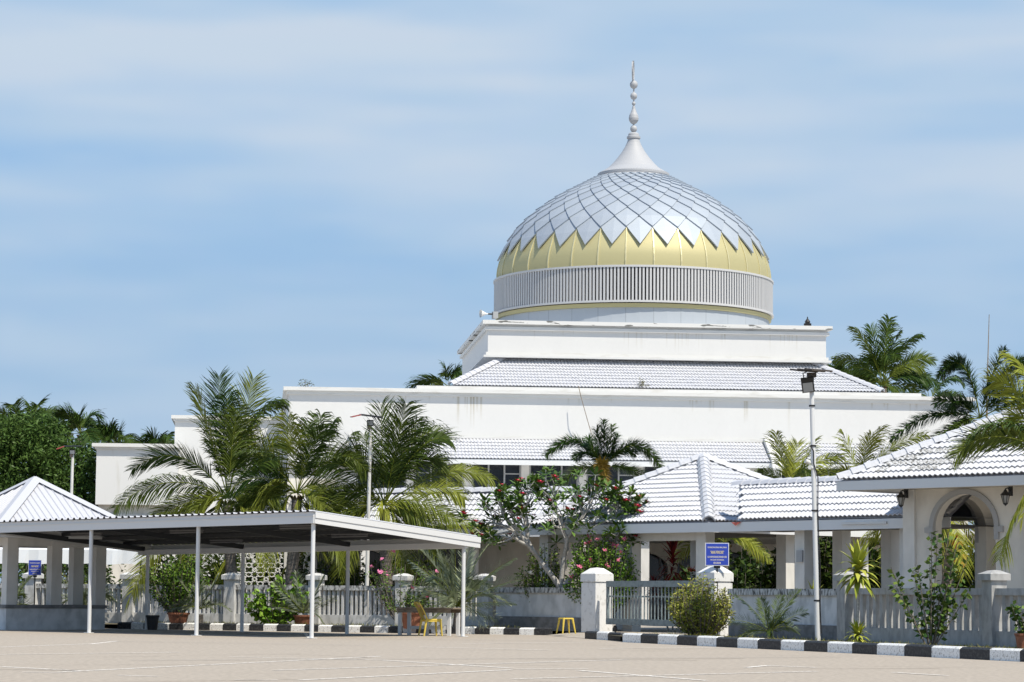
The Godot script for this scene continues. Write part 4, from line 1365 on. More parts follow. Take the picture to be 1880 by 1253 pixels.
func crown_of(o: Node3D, called: String, mesh: Mesh, blobs: Array, count: int, ca: Color, cb: Color, m: Material) -> void:  # leaf sprays spread through and over a set of ellipsoids
	var mm := MultiMesh.new()
	mm.transform_format = MultiMesh.TRANSFORM_3D
	mm.use_colors = true
	mm.mesh = mesh
	mm.instance_count = count
	var vol := 0.0
	for q in blobs: vol += q[1].x * q[1].y
	var i := 0
	for q in blobs:
		var k: int = int(count * q[1].x * q[1].y / vol) if q != blobs[-1] else count - i
		var tone := R(0, .6)
		for j in k:
			if i >= count: break
			var d := Vector3(R(-1, 1), R(-1, 1), R(-1, 1)).normalized()
			var r := pow(rng.randf(), .35)
			var p: Vector3 = q[0] + d * r * (q[1] as Vector3) * R(.9, 1.08)
			mm.set_instance_transform(i, Transform3D(Basis.from_euler(Vector3(R(-1, 1), R(0, TAU), R(-1, 1))) * R(.75, 1.25), p))
			mm.set_instance_color(i, tint(ca, cb, tone * .6 + R(0, .5)) * R(.85, 1.15))
			i += 1
	var n := MultiMeshInstance3D.new()
	n.multimesh = mm; n.material_override = m
	put(n, called, o)
	n.set_meta("kind", "stuff")

func make_broadleaf(label: String, at: Vector3, blobs: Array, count: int, ca: Color, cb: Color) -> void:
	var o := thing("broadleaf_tree", label, "tree", at, 0)
	trunk(o, Vector3.ZERO, Vector3(0, 4.4, 0), .4, .26, M.bark)
	var b := B.new()
	for q in blobs:
		var e: Vector3 = q[0]
		b.tube(Vector3(0, 3.2, 0), e * Vector3(.55, 1, .55) + Vector3(0, -1, 0), .16, .08, 8)
		b.tube(e * Vector3(.55, 1, .55) + Vector3(0, -1, 0), e, .08, .03, 6)
	obj("limbs", b, M.bark, o)
	crown_of(o, "crown", leaf_cluster(14, .24, .075, .22), blobs, count, ca, cb, M.leaf)

func shrub(called: String, label: String, cat: String, at: Vector3, size: Vector3, stems: int, leaves: int, l: float, w: float, ca: Color, cb: Color, opts := {}) -> Node3D:
	var o := thing(called, label, cat, at, 0, opts.get("group", ""))
	var sb := B.new()
	var fb := B.new()
	var y0: float = opts.get("y0", 0.0)
	var tips: Array = []
	var narrow: float = opts.get("narrow", .35)
	var k := int(ceil(float(leaves) / stems))
	var big: bool = opts.get("big", false)
	for i in stems:
		var a := rng.randf() * TAU
		var rr := sqrt(rng.randf())
		var h := R(.55, 1.0) * sqrt(maxf(.1, 1.0 - rr * rr * .65))
		var e := Vector3(cos(a) * rr * size.x, y0 + h * size.y, sin(a) * rr * size.z)
		var s := Vector3(e.x * narrow * .3, y0, e.z * narrow * .3)
		var c := Vector3(e.x * narrow * 1.6, y0 + h * size.y * .55, e.z * narrow * 1.6)
		var prev := s
		for j in 4:
			var q: float = (j + 1) / 4.0
			var p: Vector3 = s.lerp(c, q).lerp(c.lerp(e, q), q)
			sb.tube(prev, p, lerpf(.016, .006, (j / 4.0)), lerpf(.016, .006, q), 5, false)
			prev = p
		tips.append(e)
		for j in k:
			var q := pow(rng.randf(), opts.get("tipped", .7))
			q = lerpf(opts.get("from", .2), 1.0, q)
			var p: Vector3 = s.lerp(c, q).lerp(c.lerp(e, q), q)
			var d := Vector3(R(-1, 1), R(-.35, .9), R(-1, 1)).normalized()
			fb.col = tint(ca, cb, R(0, 1)) * R(.75, 1.25)
			if big:
				var lf := B.new()
				lf.col = fb.col
				lf.leaf(p, d, d.cross(Vector3(R(-1, 1), R(-1, 1), R(-1, 1))).normalized(), l * R(.75, 1.2), w, R(.2, .8))
				fb.v.append_array(lf.v); fb.n.append_array(lf.n); fb.c.append_array(lf.c)
			else:
				fb.leaf(p + d * R(0, .05), d, d.cross(Vector3(R(-1, 1), R(-1, 1), R(-1, 1))).normalized(), l * R(.7, 1.25), w, R(.1, .6))
	obj("stems", sb, M.bark, o)
	tag(obj("foliage", fb, M.leaf, o), "", "", "", "stuff")
	var fl: int = opts.get("flowers", 0)
	if fl > 0:
		var fm := flower_mesh(opts.get("fsize", .06), opts.fcol)
		for i in fl:
			var e: Vector3 = tips[i % tips.size()]
			place("flower", fm, M.flower, o, Transform3D(Basis.from_euler(Vector3(R(-1, 1), R(0, TAU), R(-1, 1))) * R(.8, 1.25), e + Vector3(R(-.08, .08), R(-.04, .08), R(0, .1))))
	return o

func flower_mesh(s: float, col: Color) -> ArrayMesh:
	var b := B.new()
	for k in 3:
		for i in 5:
			var a := TAU * i / 5.0 + k
			var d := Vector3(cos(a), .55, sin(a)).normalized()
			b.col = col * R(.75, 1.2)
			b.leaf(Vector3(R(-1, 1), R(-.5, .8), R(-1, 1)) * s * (.0 if k == 0 else .8), d, d.cross(Vector3.UP).normalized(), s * 1.2, s * .9, .3)
	return b.mesh()

func pot(label: String, at: Vector3, r: float, h: float, m: Material) -> void:
	var o := thing("plant_pot", label, "plant pot", at, 0)
	var b := B.new()
	b.lathe([Vector2(.001, 0), Vector2(r * .72, 0), Vector2(r * .95, h * .84), Vector2(r, h * .85), Vector2(r * 1.06, h * .87), Vector2(r * 1.06, h), Vector2(r * .95, h), Vector2(r * .92, h * .9)], 24)
	obj("body", b, m, o)
	b = B.new()
	b.lathe([Vector2(r * .93, h * .9), Vector2(.001, h * .92)], 24)
	obj("soil", b, M.soil, o)

func strap_plant(called: String, label: String, cat: String, at: Vector3, heads: Array, n: int, l: float, w: float, ca: Color, cb: Color) -> void:  # rosettes of long arching leaves on a thin stem, each leaf a part
	var o := thing(called, label, cat, at, 0)
	for hd in heads:
		var top := Vector3(hd[0], hd[1], 0)
		if hd[1] > .3:
			var b := B.new()
			b.tube(Vector3(hd[0] * .2, 0, 0), top, .026, .02, 8)
			obj("stem", b, M.paleb, o)
		for i in n:
			var f := float(i) / n
			var a := i * 2.399
			var el := lerpf(1.35, -.35, f) + R(-.15, .15)
			var s: float = hd[2]
			var d := Vector3(cos(a) * cos(el), sin(el), sin(a) * cos(el))
			var sd: Vector3 = d.cross(Vector3.UP).normalized()
			var b := B.new()
			b.col = tint(ca, cb, R(0, 1)) * R(.85, 1.15)
			var p: Vector3 = top + Vector3(0, (1.0 - f) * hd[3], 0)
			var k := 5
			var ws: Array = [.5, .9, 1.0, .8, .45, .02]
			var q := p
			var dd := d
			for j in k:
				var nx: Vector3 = q + dd * l * s / k
				var w0: float = ws[j] * w * s * .5
				var w1: float = ws[j + 1] * w * s * .5
				b.quad(q - sd * w0, q + sd * w0, nx + sd * w1, nx - sd * w1)
				dd = (dd + Vector3.DOWN * (.30 if el < .9 else .16)).normalized()
				q = nx
			obj("leaf", b, M.leaf, o)

func branch_to(wood: B, ends: Array, p: Vector3, goals: Array, r: float, depth: int) -> void:  # boughs divide towards the tips they carry
	if goals.size() == 1:
		var g: Vector3 = goals[0]
		var m: Vector3 = p.lerp(g, .55) + Vector3(R(-1, 1), R(-1.2, .2), R(-1, 1)) * p.distance_to(g) * .10
		wood.tube(p, m, r, r * .85, 7, false)
		wood.tube(m, g, r * .85, r * .8, 7, true)
		ends.append([g, (g - m).normalized()])
		return
	var lo := Vector3.INF
	var hi := -Vector3.INF
	for g in goals:
		lo = lo.min(g); hi = hi.max(g)
	var ax := (hi - lo).max_axis_index()
	goals.sort_custom(func(x, y): return x[ax] < y[ax])
	var parts := 3 if goals.size() > 5 and (depth == 0 or rng.randf() < .35) else 2
	for k in parts:
		var some := goals.slice(goals.size() * k / parts, goals.size() * (k + 1) / parts)
		if some.is_empty(): continue
		var c := Vector3.ZERO
		for g in some: c += g
		c /= some.size()
		if some.size() == 1:
			branch_to(wood, ends, p, some, r * .72, depth + 1)
			continue
		var e: Vector3 = p.lerp(c, R(.32, .46)) + Vector3(R(-.06, .06), R(-.10, .02), R(-.06, .06))
		var rr: float = maxf(.011, r * (.80 if depth < 2 else .72))
		var m: Vector3 = p.lerp(e, .5) + Vector3(R(-1, 1), R(-.8, .2), R(-1, 1)) * p.distance_to(e) * .08
		wood.tube(p, m, rr, rr * .95, 8, true)
		wood.tube(m, e, rr * .95, rr * .9, 8, true)
		branch_to(wood, ends, e, some, rr, depth + 1)

func frangipani() -> void:
	var o := thing("frangipani_tree", "frangipani tree with bare grey forking branches and red flowers above the wall", "tree", V(1.58, .1, 72.0), 0)
	var wood := B.new()
	var ends: Array = []
	var goals: Array = []
	while goals.size() < 220:
		var d := Vector3(R(-1, 1), R(.02, 1), R(-1, 1)).normalized()
		var k := R(.80, 1.05)
		goals.append(Vector3(-.12 + d.x * 2.9 * k, 2.35 + d.y * 2.05 * k, .1 + d.z * 1.2 * k))
	wood.tube(Vector3(.1, 0, 0), Vector3(.02, .75, .02), .125, .115, 10, false)
	wood.tube(Vector3(.02, .75, .02), Vector3(-.16, 1.2, .03), .115, .11, 10)
	branch_to(wood, ends, Vector3(-.16, 1.18, .03), goals, .10, 0)
	obj("branches", wood, M.paleb, o)
	var rm: Array = []
	for k in 4:
		var b := B.new()
		for i in 11:
			var a := i * 2.399
			var el := lerpf(1.0, -.25, i / 11.0)
			var d := Vector3(cos(a) * cos(el), sin(el), sin(a) * cos(el))
			var sd: Vector3 = d.cross(Vector3.UP).normalized()
			b.col = tint(Color(.055, .115, .025), Color(.12, .19, .04), R(0, 1)) * R(.8, 1.2)
			var p := d * .04
			var m1: Vector3 = d * .16
			var m2: Vector3 = d * .25 + Vector3(0, -.015, 0)
			var e: Vector3 = d * .33 + Vector3(0, -.05, 0)
			b.quad(p - sd * .012, p + sd * .012, m1 + sd * .045, m1 - sd * .045)
			b.quad(m1 - sd * .045, m1 + sd * .045, m2 + sd * .045, m2 - sd * .045)
			b.tri(m2 - sd * .045, m2 + sd * .045, e)
		rm.append(b.mesh())
	var fm := flower_mesh(.075, Color(.60, .045, .11))
	for i in ends.size():
		var e: Array = ends[i]
		if rng.randf() < .95:
			place("leaf_rosette", rm[i % 4], M.leaf, o, Transform3D(Basis.from_euler(Vector3(R(-.4, .4), R(0, TAU), R(-.4, .4))) * R(.72, 1.12), e[0]))
		if i % 7 == 0 or i % 11 == 4:
			place("flower_cluster", fm, M.flower, o, Transform3D(Basis() * R(.75, 1.3), e[0] + Vector3(R(-.05, .05), .14, .08)))

func make_plants() -> void:
	var g := "coconut palms behind the car port"
	palm("coconut_palm", "tall coconut palm left of the other two, upright fronds against the low wing", "palm", V(-8.56, 3.95, 77.5), .1, .25, [[-.31, 1.91, -.34, 3.78, .05], [-.56, 1.91, -.95, 3.3, .5], [.34, 1.91, .73, 3.73, .55], [.54, 3.0, 1.55, 2.96, .1], [-1.5, 2.08, -2.94, .8, .05], [-1.84, 1.06, -3.37, -.39, .15], [-1.41, .12, -2.38, -.73, .5], [1.06, 2.08, 1.87, 1.7, .1], [.89, -.6, -.31, -2.6, .8], [-2.01, -.31, -2.94, -3.37, .6], [.1, 1.5, .3, 2.7, .2], [-.6, .4, -1.3, -2.3, .8], [1.0, .9, 1.7, -.6, .2], [-.1, 1.7, .0, 3.1, .0], [.8, 1.2, 1.6, 1.1, .1], [.9, .6, 1.8, -.2, .3], [-1.2, .1, -2.2, -.9, .3], [1.1, 0, 2.0, -1.1, .3], [.35, .35, .9, -.5, .5], [-.35, .35, -.9, -.45, .4], [-.9, .3, -1.2, -2.4, .6], [.6, .3, 1.3, -2.2, .6], [-.3, .3, -.5, -2.2, .5]], "coconut", .82, DARK, .97, 0, 3.0, g)
	palm("coconut_palm", "middle coconut palm with yellowish midribs, in front of the upper wall corner", "palm", V(-6.45, 4.1, 77.3), .1, -.2, [[.43, 1.34, .67, 2.45, .1], [.52, 1.17, 1.14, 2.24, .15], [-.09, 1.34, -.22, 2.29, .7], [-.95, 1.43, -1.81, 1.91, .7], [1.38, 1.86, 2.19, .65, .25], [.78, .74, 2.12, -.55, .35], [-1.29, .65, -1.98, -.38, .3], [-1.12, -.12, -2.15, -.64, .3], [.95, -.6, -.43, -2.45, .8], [.95, .14, 1.64, -1.9, .5], [.2, 1.3, .3, 2.1, .1], [-.6, 1.0, -1.2, .9, .1], [-.9, .9, -1.5, -1.6, .5], [.1, -.3, .9, -2.0, .6], [.35, 1.2, .9, 2.0, .05], [-.8, 1.2, -1.7, 1.1, .1], [1.0, .3, 2.0, -.9, .4], [-1.0, .4, -2.0, -.7, .2], [-1.2, .1, -2.2, -.9, .3], [1.1, 0, 2.0, -1.1, .3], [.35, .35, .9, -.5, .5], [-.35, .35, -.9, -.45, .4], [-.4, .2, -.9, -2.4, .7], [.8, .2, 1.5, -2.3, .4]], "coconut", .80, DARK, .97, 1, 2.6, g)
	palm("coconut_palm", "broad coconut palm beside the middle street lamp, arching over the car port", "palm", V(-3.8, 3.75, 77.2), .1, .15, [[-.09, 1.79, -.12, 3.05, .1], [.34, 1.79, .68, 3.03, .1], [.77, 2.6, 1.79, 2.3, .15], [1.11, 2.5, 2.06, 1.99, .1], [1.02, 2.04, 1.92, 1.31, .2], [2.13, 1.7, 3.35, .85, .5], [1.87, 1.02, 2.5, .17, .7], [1.96, -.17, 3.23, -.85, .7], [-.85, 2.3, -1.53, 1.45, .1], [-.94, .94, -1.58, -.26, .2], [-.26, .4, .34, -.51, .9], [-.77, .09, -1.11, -1.95, .6], [.3, 1.5, .5, 2.5, .3], [.6, 1.3, 1.1, 1.9, .1], [.9, .2, 1.6, -1.6, .5], [-.4, 1.4, -.7, 2.2, .1], [.5, 1.6, 1.0, 2.6, .05], [-.9, 1.5, -1.9, 1.2, .1], [-1.0, .8, -2.1, .1, .2], [1.2, .5, 2.3, -.6, .4], [-1.2, .1, -2.2, -.9, .3], [1.1, 0, 2.0, -1.1, .3], [.35, .35, .9, -.5, .5], [-.35, .35, -.9, -.45, .4], [-1.0, .3, -1.4, -2.2, .6], [.4, .2, .8, -2.3, .5], [1.2, .3, 1.9, -2.0, .4]], "coconut", .82, DARK, .97, 0, 2.9, g)
	palm("foxtail_palm", "bushy foxtail palm behind the frangipani, one brown plume hanging", "palm", V(3.51, 5.93, 97), .1, 0, [[0, 1.0, 0, 1.75, .0], [-1.0, 1.72, -2.17, .41, .0], [1.3, 1.72, 2.21, -.21, .05], [1.07, .17, 2.11, -.76, .1], [-.99, .17, -1.82, -.87, .1], [.12, .6, .35, 1.55, .1], [-.2, .7, -.25, 1.5, .0], [.3, .6, .5, 1.2, 0], [-.4, .6, -.6, 1.0, 0], [.7, .9, 1.2, .5, 0], [-.6, .9, -1.1, .3, 0]], "foxtail", .42, DARK * 1.3, 1.0, 0, 2, "foxtail palms")
	var fx := get_child(get_child_count() - 1) as Node3D
	place("brown_frond", frond_mesh(Vector3(0, 5.8, .4), Vector3(-.2, 6.2, .9), Vector3(.05, 5.3, 1.1), "foxtail", .42, Color(.22, .15, .03), STRAW), M.leaf, fx)
	palm("foxtail_palm", "dark foxtail palm with arching plumes at the right, above the pavilion roof", "palm", V(15.42, 7.0, 84), .1, 0, [[-.54, 2.7, -1.47, 1.25, .0], [-1.52, .5, -2.9, -.71, .0], [.89, 2.14, 1.43, 1.7, .0], [.89, 1.07, 1.7, .71, .0], [-.89, .71, -1.52, .45, .0], [-1.07, -.1, -2.5, -1.79, .1], [1.79, 1.07, 2.86, 0, 0], [.3, 1.3, .9, 2.3, 0], [-.5, .9, -1.0, .3, 0], [-.6, 0, -1.2, -.9, .2], [1.2, 1.5, 1.9, 2.1, 0]], "foxtail", .40, DARK * 1.4, 1.0, 0, 2, "foxtail palms")
	palm("coconut_palm", "young yellow green coconut palm beside the tall right street lamp, behind the walk roof", "palm", V(9.36, 4.75, 86), .1, 0, [[-.37, .91, -.53, 1.77, .6], [.18, .73, .29, 1.5, .9], [.55, .91, .86, 1.59, .9], [.91, 1.1, 1.79, 1.1, .7], [.73, .37, 1.79, .09, 1], [-.55, .55, -.82, -.18, .7], [1.1, .73, 2.01, .55, .6], [-.1, .8, -.1, 1.4, .9], [.6, -.2, .9, -1.4, .9], [-.5, .1, -.7, -1.2, .8], [.1, .1, .3, -1.3, .9]], "coconut", .6, OLIVE, 1.0, 3, 1.9, "young coconut palms in the courtyard")
	palm("coconut_palm", "young coconut palm left of the pavilion roof, in front of the lean-to tiles", "palm", V(11.7, 5.05, 86), .1, 0, [[-.27, .91, -.51, 1.56, .5], [.27, 1.1, .6, 1.65, .6], [1.01, 1.3, 2.1, 1.46, .5], [.64, .55, 1.37, .55, .9], [-.64, .55, -.82, 0, .6], [.09, .91, .27, 1.46, .8], [.5, -.1, .8, -1.3, .8], [-.4, 0, -.6, -1.3, .8]], "coconut", .6, OLIVE, 1.0, 4, 1.9, "young coconut palms in the courtyard")
	var kp := palm("coconut_palm", "coconut palm with orange coconuts seen through the pavilion arch", "palm", V(11.9, 3.4, 70), .1, 0, [[.4, .6, 1.4, .2, .7], [-.5, .5, -1.5, -.2, .8], [-.8, .2, -1.7, -1.2, .9], [.7, .1, 1.0, -1.4, 1.0], [-.2, .3, -.5, -1.6, .9], [.3, .8, .6, 1.0, .5], [.2, 0, .3, -1.7, 1.0], [-1.2, .5, -2.4, -.8, .8]], "coconut", .6, OLIVE, 1.0, 6, 2.2)
	for i in 26:
		var b := B.new()
		var r := .085
		b.lathe([Vector2(.001, -r * 1.15), Vector2(r * .7, -r * .8), Vector2(r, 0), Vector2(r * .75, r * .75), Vector2(.001, r)], 10)
		var a := (i % 3) * 2.1 + .6
		obj("coconut", b, M.orange, kp, Transform3D(Basis(), Vector3(cos(a) * .4 + R(-.16, .16), 2.55 + R(-.35, .3) - (i % 2) * .35, sin(a) * .35 + R(-.1, .1))))
	palm("coconut_palm", "young coconut palm hanging low behind the porch columns", "palm", V(6.6, 2.75, 79), .1, 0, [[-.6, .5, -1.5, -.5, .8], [.6, .4, 1.4, -.6, .8], [.2, .4, .9, .1, .9], [-.3, .3, -.9, -.9, .9], [-.2, .5, -.2, .3, .7]], "coconut", .6, OLIVE, 1.0, 5, 1.6, "", .1)
	palm("coconut_palm", "coconut palm reaching in from the right edge over the pavilion roof", "palm", V(11.88, 4.06, 55.2), .1, .6, [[-1.61, 1.0, -2.41, .02, .3], [-.89, 1.91, -1.39, 1.73, .9], [-1.01, 1.55, -1.01, .71, 1.0], [-.89, -.5, -1.35, -2.14, .8], [-.42, 1.79, -.89, 2.26, .7], [-.77, 1.07, -1.97, .42, .4], [-.54, -.36, -1.01, -1.31, .9], [.5, 1.2, .9, 1.9, .5], [.9, .8, 1.9, .6, .5], [.7, 0, 1.2, -1.0, .6]], "coconut", .72, DARK * 1.2, 1.0, 3, 2.4)
	var far: Array = [[0, 2.2, .3, 3.6], [-.8, 2.2, -1.6, 3.0], [.9, 2.3, 1.9, 2.7], [1.6, 2.0, 2.9, 1.4], [-1.5, 1.9, -2.7, 1.4], [1.7, 1.1, 3.1, .1], [-1.5, 1.1, -2.6, -.2], [1.5, .3, 2.6, -1.0], [-1.3, .2, -2.2, -1.1], [.4, 1.8, .9, 2.9], [-.4, 1.9, -.7, 3.2], [.9, -.2, 1.4, -1.6], [-.8, .8, -1.4, -1.5], [1.0, 1.6, 2.2, .9], [-1.1, 1.5, -2.2, .6]]
	g = "far coconut palms beyond the mosque"
	for q in [["full crowned coconut palm behind the right end of the main parapet", 20.4, 12.7, 140, 8, 3.6], ["coconut palm partly behind the full crowned one, right of the tier", 19.9, 13.4, 152, 16, 3.1], ["low coconut palm beyond the right end of the main parapet", 24.6, 12.6, 150, 14, 3.0], ["coconut palm at the far left edge, above the broadleaf tree", -30.0, 10.9, 155, 12, 2.8], ["coconut palm peeking over the top of the broadleaf tree", -28.0, 10.9, 150, 11, 2.3], ["coconut palm at the right shoulder of the broadleaf tree", -25.3, 10.3, 150, 18, 2.6], ["round coconut palm just above the low wing parapet", -23.2, 9.6, 150, 18, 2.5], ["coconut palm half hidden behind the taller wing parapet", -20.6, 9.1, 150, 14, 2.4], ["coconut palm tip showing left of the upper tiled roof", -3.6, 12.9, 146, 12, 2.3]]:
		palm("coconut_palm", q[0], "palm", V(q[1], q[2], q[3]), 0, R(-1, 1), far if q[5] > 3.5 else [], "coconut", .85, DARK * 1.25, 1.0, q[4], q[5], g, .18, .034)
	make_broadleaf("large dark green broadleaf tree at the far left behind the gazebo", V(-20.5, 0, 112), [[Vector3(-1.2, 6.2, 0), Vector3(2.9, 2.7, 2.6)], [Vector3(1.3, 5.4, .3), Vector3(2.2, 2.4, 2.2)], [Vector3(2.6, 3.9, 0), Vector3(1.7, 2.0, 1.8)], [Vector3(-2.6, 4.4, .8), Vector3(2.5, 2.2, 2.2)], [Vector3(.4, 3.4, 1.4), Vector3(2.6, 1.8, 1.6)], [Vector3(-.6, 7.4, .2), Vector3(1.7, 1.4, 1.5)], [Vector3(3.1, 2.6, .8), Vector3(1.5, 1.6, 1.2)]], 5200, Color(.034, .075, .016), Color(.095, .155, .035))
	frangipani()
	# silver date palms and other small palms
	g = "small date palms along the kerbs"
	palm("date_palm", "large silvery date palm beside the right car port post", "palm", V(-1.45, .75, 71.6), .13, 0, [[-.4, 1.2, -.75, 1.8], [-.1, 1.3, -.1, 1.9], [.4, 1.3, .9, 1.75], [.8, 1.0, 1.6, 1.35], [.9, .6, 1.7, .75], [.9, .2, 1.6, .1], [-.7, .9, -1.4, 1.3], [-.8, .5, -1.6, .7], [-.7, .2, -1.3, .2], [.2, 1.1, .4, 1.9], [.6, .0, 1.1, -.35], [-.3, 1.0, -.5, 1.4], [.5, .7, 1.2, 1.1], [-.5, 1.1, -1.1, 1.6]], "date", .42, SILVER * 1.3, 1.0, 18, 1.75, g, .1)
	palm("date_palm", "small date palm with thin fronds in front of the right boundary wall", "palm", V(5.88, .3, 58.3), .13, 0, [[-.3, .55, -.75, .85, .2], [.3, .6, .55, .95, .2], [-.5, .3, -.95, .25, .4], [.5, .4, .85, .45, .2], [.4, .25, .7, .0, .3], [-.15, .5, -.3, .75, .2], [.1, .5, .2, .8, .2], [-.4, .1, -.7, -.1, .5]], "date", .26, Color(.075, .115, .04), 1.0, 5, .75, g, .06)
	palm("date_palm", "small date palm in a pot between the climber and the front car port post", "palm", V(-6.0, .5, 75), .13, 0, [[-.4, .5, -.8, .9], [.3, .6, .5, 1.1], [-.1, .6, -.2, 1.2], [.5, .3, .9, .5], [-.5, .2, -.9, .2]], "date", .3, SILVER * .7, 1.0, 9, 1.0, g, .07)
	palm("date_palm", "yellowing date palm between the green bush and the second car port post", "palm", V(-9.0, .6, 74.9), .13, 0, [[-.3, .5, -.6, .9, .6], [.3, .6, .5, 1.0, .2], [0, .6, 0, 1.1], [.4, .2, .7, .1], [-.4, .2, -.8, 0, .8]], "date", .3, SILVER * .75, 1.0, 8, .95, g, .07)
	palm("date_palm", "grey green date palm behind the gazebo columns", "palm", V(-12.9, .6, 78.2), .1, 0, [[-.4, .5, -.8, .8], [.4, .6, .8, .9], [0, .7, 0, 1.1]], "date", .34, SILVER * .7, 1.0, 14, 1.15, g, .08)
	palm("date_palm", "date palm at the left end of the fence, partly behind the gazebo corner", "palm", V(-15.3, .6, 79), .1, 0, [[-.4, .5, -.8, .8], [.4, .6, .8, .9], [0, .7, 0, 1.2]], "date", .34, Color(.09, .12, .05), 1.0, 10, 1.1, g, .08)
	# shrubs
	shrub("hibiscus_bush", "tall bush with pink flowers behind the wall left of the gate", "bush", V(2.5, .1, 71.0), Vector3(1.05, 2.75, .55), 120, 7600, .09, .055, Color(.06, .14, .02), Color(.17, .27, .04), {"flowers": 30, "fsize": .055, "fcol": Color(.62, .16, .26), "y0": .3, "narrow": .5})
	shrub("low_bush", "low rounded green bush behind the left boundary wall", "bush", V(1.0, .1, 72.9), Vector3(.85, 2.1, .5), 70, 3200, .08, .045, Color(.06, .12, .02), Color(.16, .22, .04), {"flowers": 2, "fsize": .05, "fcol": Color(.8, .8, .8), "y0": .4, "narrow": .6})
	shrub("dense_shrub", "dense yellow green shrub by the kerb in front of the gate", "shrub", V(4.5, .12, 60.4), Vector3(.74, 1.52, .6), 150, 8000, .08, .034, Color(.13, .18, .025), Color(.36, .34, .08), {"narrow": .7, "from": .05, "tipped": .9})
	shrub("hibiscus_shrub", "open hibiscus shrub with tall leafy shoots before the right fence", "shrub", V(8.5, .12, 52), Vector3(.95, 2.75, .5), 14, 560, .14, .10, Color(.035, .085, .025), Color(.15, .20, .04), {"narrow": .38, "from": .12, "tipped": 1.0})
	shrub("hibiscus_shrub", "leafy shrub cut by the right edge of the picture, by the fence end", "shrub", V(10.2, .12, 50.5), Vector3(.4, 1.3, .4), 8, 260, .12, .085, Color(.035, .085, .025), Color(.12, .18, .04), {"narrow": .4})
	shrub("climber", "bright green heart leaved climber by the striped kerb", "climber", V(-6.85, .13, 75.2), Vector3(.95, 1.6, .4), 40, 1200, .16, .14, Color(.09, .20, .02), Color(.23, .36, .05), {"narrow": .6, "from": .02, "tipped": 1.0, "big": true})
	shrub("climber", "upright shoot of heart shaped leaves above the bright climber", "climber", V(-6.25, .13, 75.4), Vector3(.16, 2.0, .15), 5, 130, .14, .12, Color(.09, .20, .02), Color(.20, .34, .05), {"narrow": .8, "from": .3, "tipped": 1.0, "big": true})
	shrub("green_bush", "leafy green bush in a terracotta pot left of the second car port post", "bush", V(-9.75, .4, 75.3), Vector3(.95, 2.2, .6), 50, 3000, .10, .055, Color(.05, .12, .02), Color(.17, .26, .04), {"narrow": .5, "from": .1})
	shrub("flowering_shrub", "thin bougainvillea with pink clusters by the middle lamp pole", "shrub", V(-3.2, .3, 75.2), Vector3(1.25, 2.2, .5), 40, 1100, .08, .05, Color(.05, .11, .02), Color(.13, .18, .04), {"flowers": 9, "fsize": .05, "fcol": Color(.66, .20, .36), "narrow": .5})
	shrub("potted_bush", "green bush in the terracotta pot behind the wooden table", "bush", V(-2.75, .45, 71.6), Vector3(.7, .85, .45), 30, 700, .08, .05, Color(.05, .11, .02), Color(.13, .19, .04), {"flowers": 4, "fsize": .05, "fcol": Color(.66, .20, .36), "narrow": .5})
	shrub("flowering_shrub", "small shrub with orange red flowers beside the crimson strap plant", "shrub", V(5.2, .1, 75.2), Vector3(.4, 2.1, .4), 18, 360, .10, .06, Color(.04, .09, .02), Color(.10, .14, .03), {"flowers": 9, "fsize": .075, "fcol": Color(.62, .07, .03), "narrow": .7, "from": .3})
	shrub("green_bush", "green bush behind the wall between the porch columns", "bush", V(6.95, .1, 72), Vector3(.45, 1.6, .4), 18, 420, .10, .06, Color(.06, .11, .02), Color(.15, .20, .04), {"narrow": .6})
	shrub("green_bush", "yellow green bush behind the left gazebo columns", "bush", V(-13.6, .1, 80.5), Vector3(.8, 1.9, .5), 26, 800, .11, .06, Color(.07, .12, .02), Color(.24, .24, .04), {"narrow": .6})
	shrub("green_bush", "tall dark bush under the canopy at the far left", "bush", V(-15.2, .1, 88), Vector3(2.4, 2.0, .8), 60, 1800, .13, .07, Color(.03, .07, .015), Color(.09, .13, .03), {"narrow": .7})
	shrub("green_bush", "leafy bushes at the foot of the broadleaf tree", "bush", V(-20, .1, 100), Vector3(6, 3.0, 1.2), 120, 4200, .2, .1, Color(.03, .07, .015), Color(.09, .13, .03), {"narrow": .8, "from": .1})
	shrub("dark_bush", "tall dark leafy bush behind the walk and the arched pavilion", "bush", V(11.2, .1, 76), Vector3(3.6, 3.5, 1.0), 160, 9000, .26, .13, Color(.018, .04, .010), Color(.07, .10, .02), {"narrow": .8, "from": .05})
	shrub("dark_bush", "dark leafy bush in the courtyard behind the porch columns", "bush", V(7.6, .1, 84), Vector3(2.4, 2.9, .9), 110, 5200, .26, .12, Color(.018, .04, .010), Color(.06, .09, .02), {"narrow": .8, "from": .05})
	shrub("dark_bush", "dark leafy bush behind the white lattice screen", "bush", V(-9.0, .1, 82.6), Vector3(2.9, 3.1, .8), 130, 6500, .24, .1, Color(.018, .04, .010), Color(.08, .11, .02), {"narrow": .8, "from": .05})
	shrub("dark_bush", "dark leafy bush among the palm trunks behind the baluster fence", "bush", V(-4.6, .1, 78.6), Vector3(2.6, 2.7, .8), 110, 5000, .2, .07, Color(.018, .04, .010), Color(.08, .10, .02), {"narrow": .8, "from": .05})
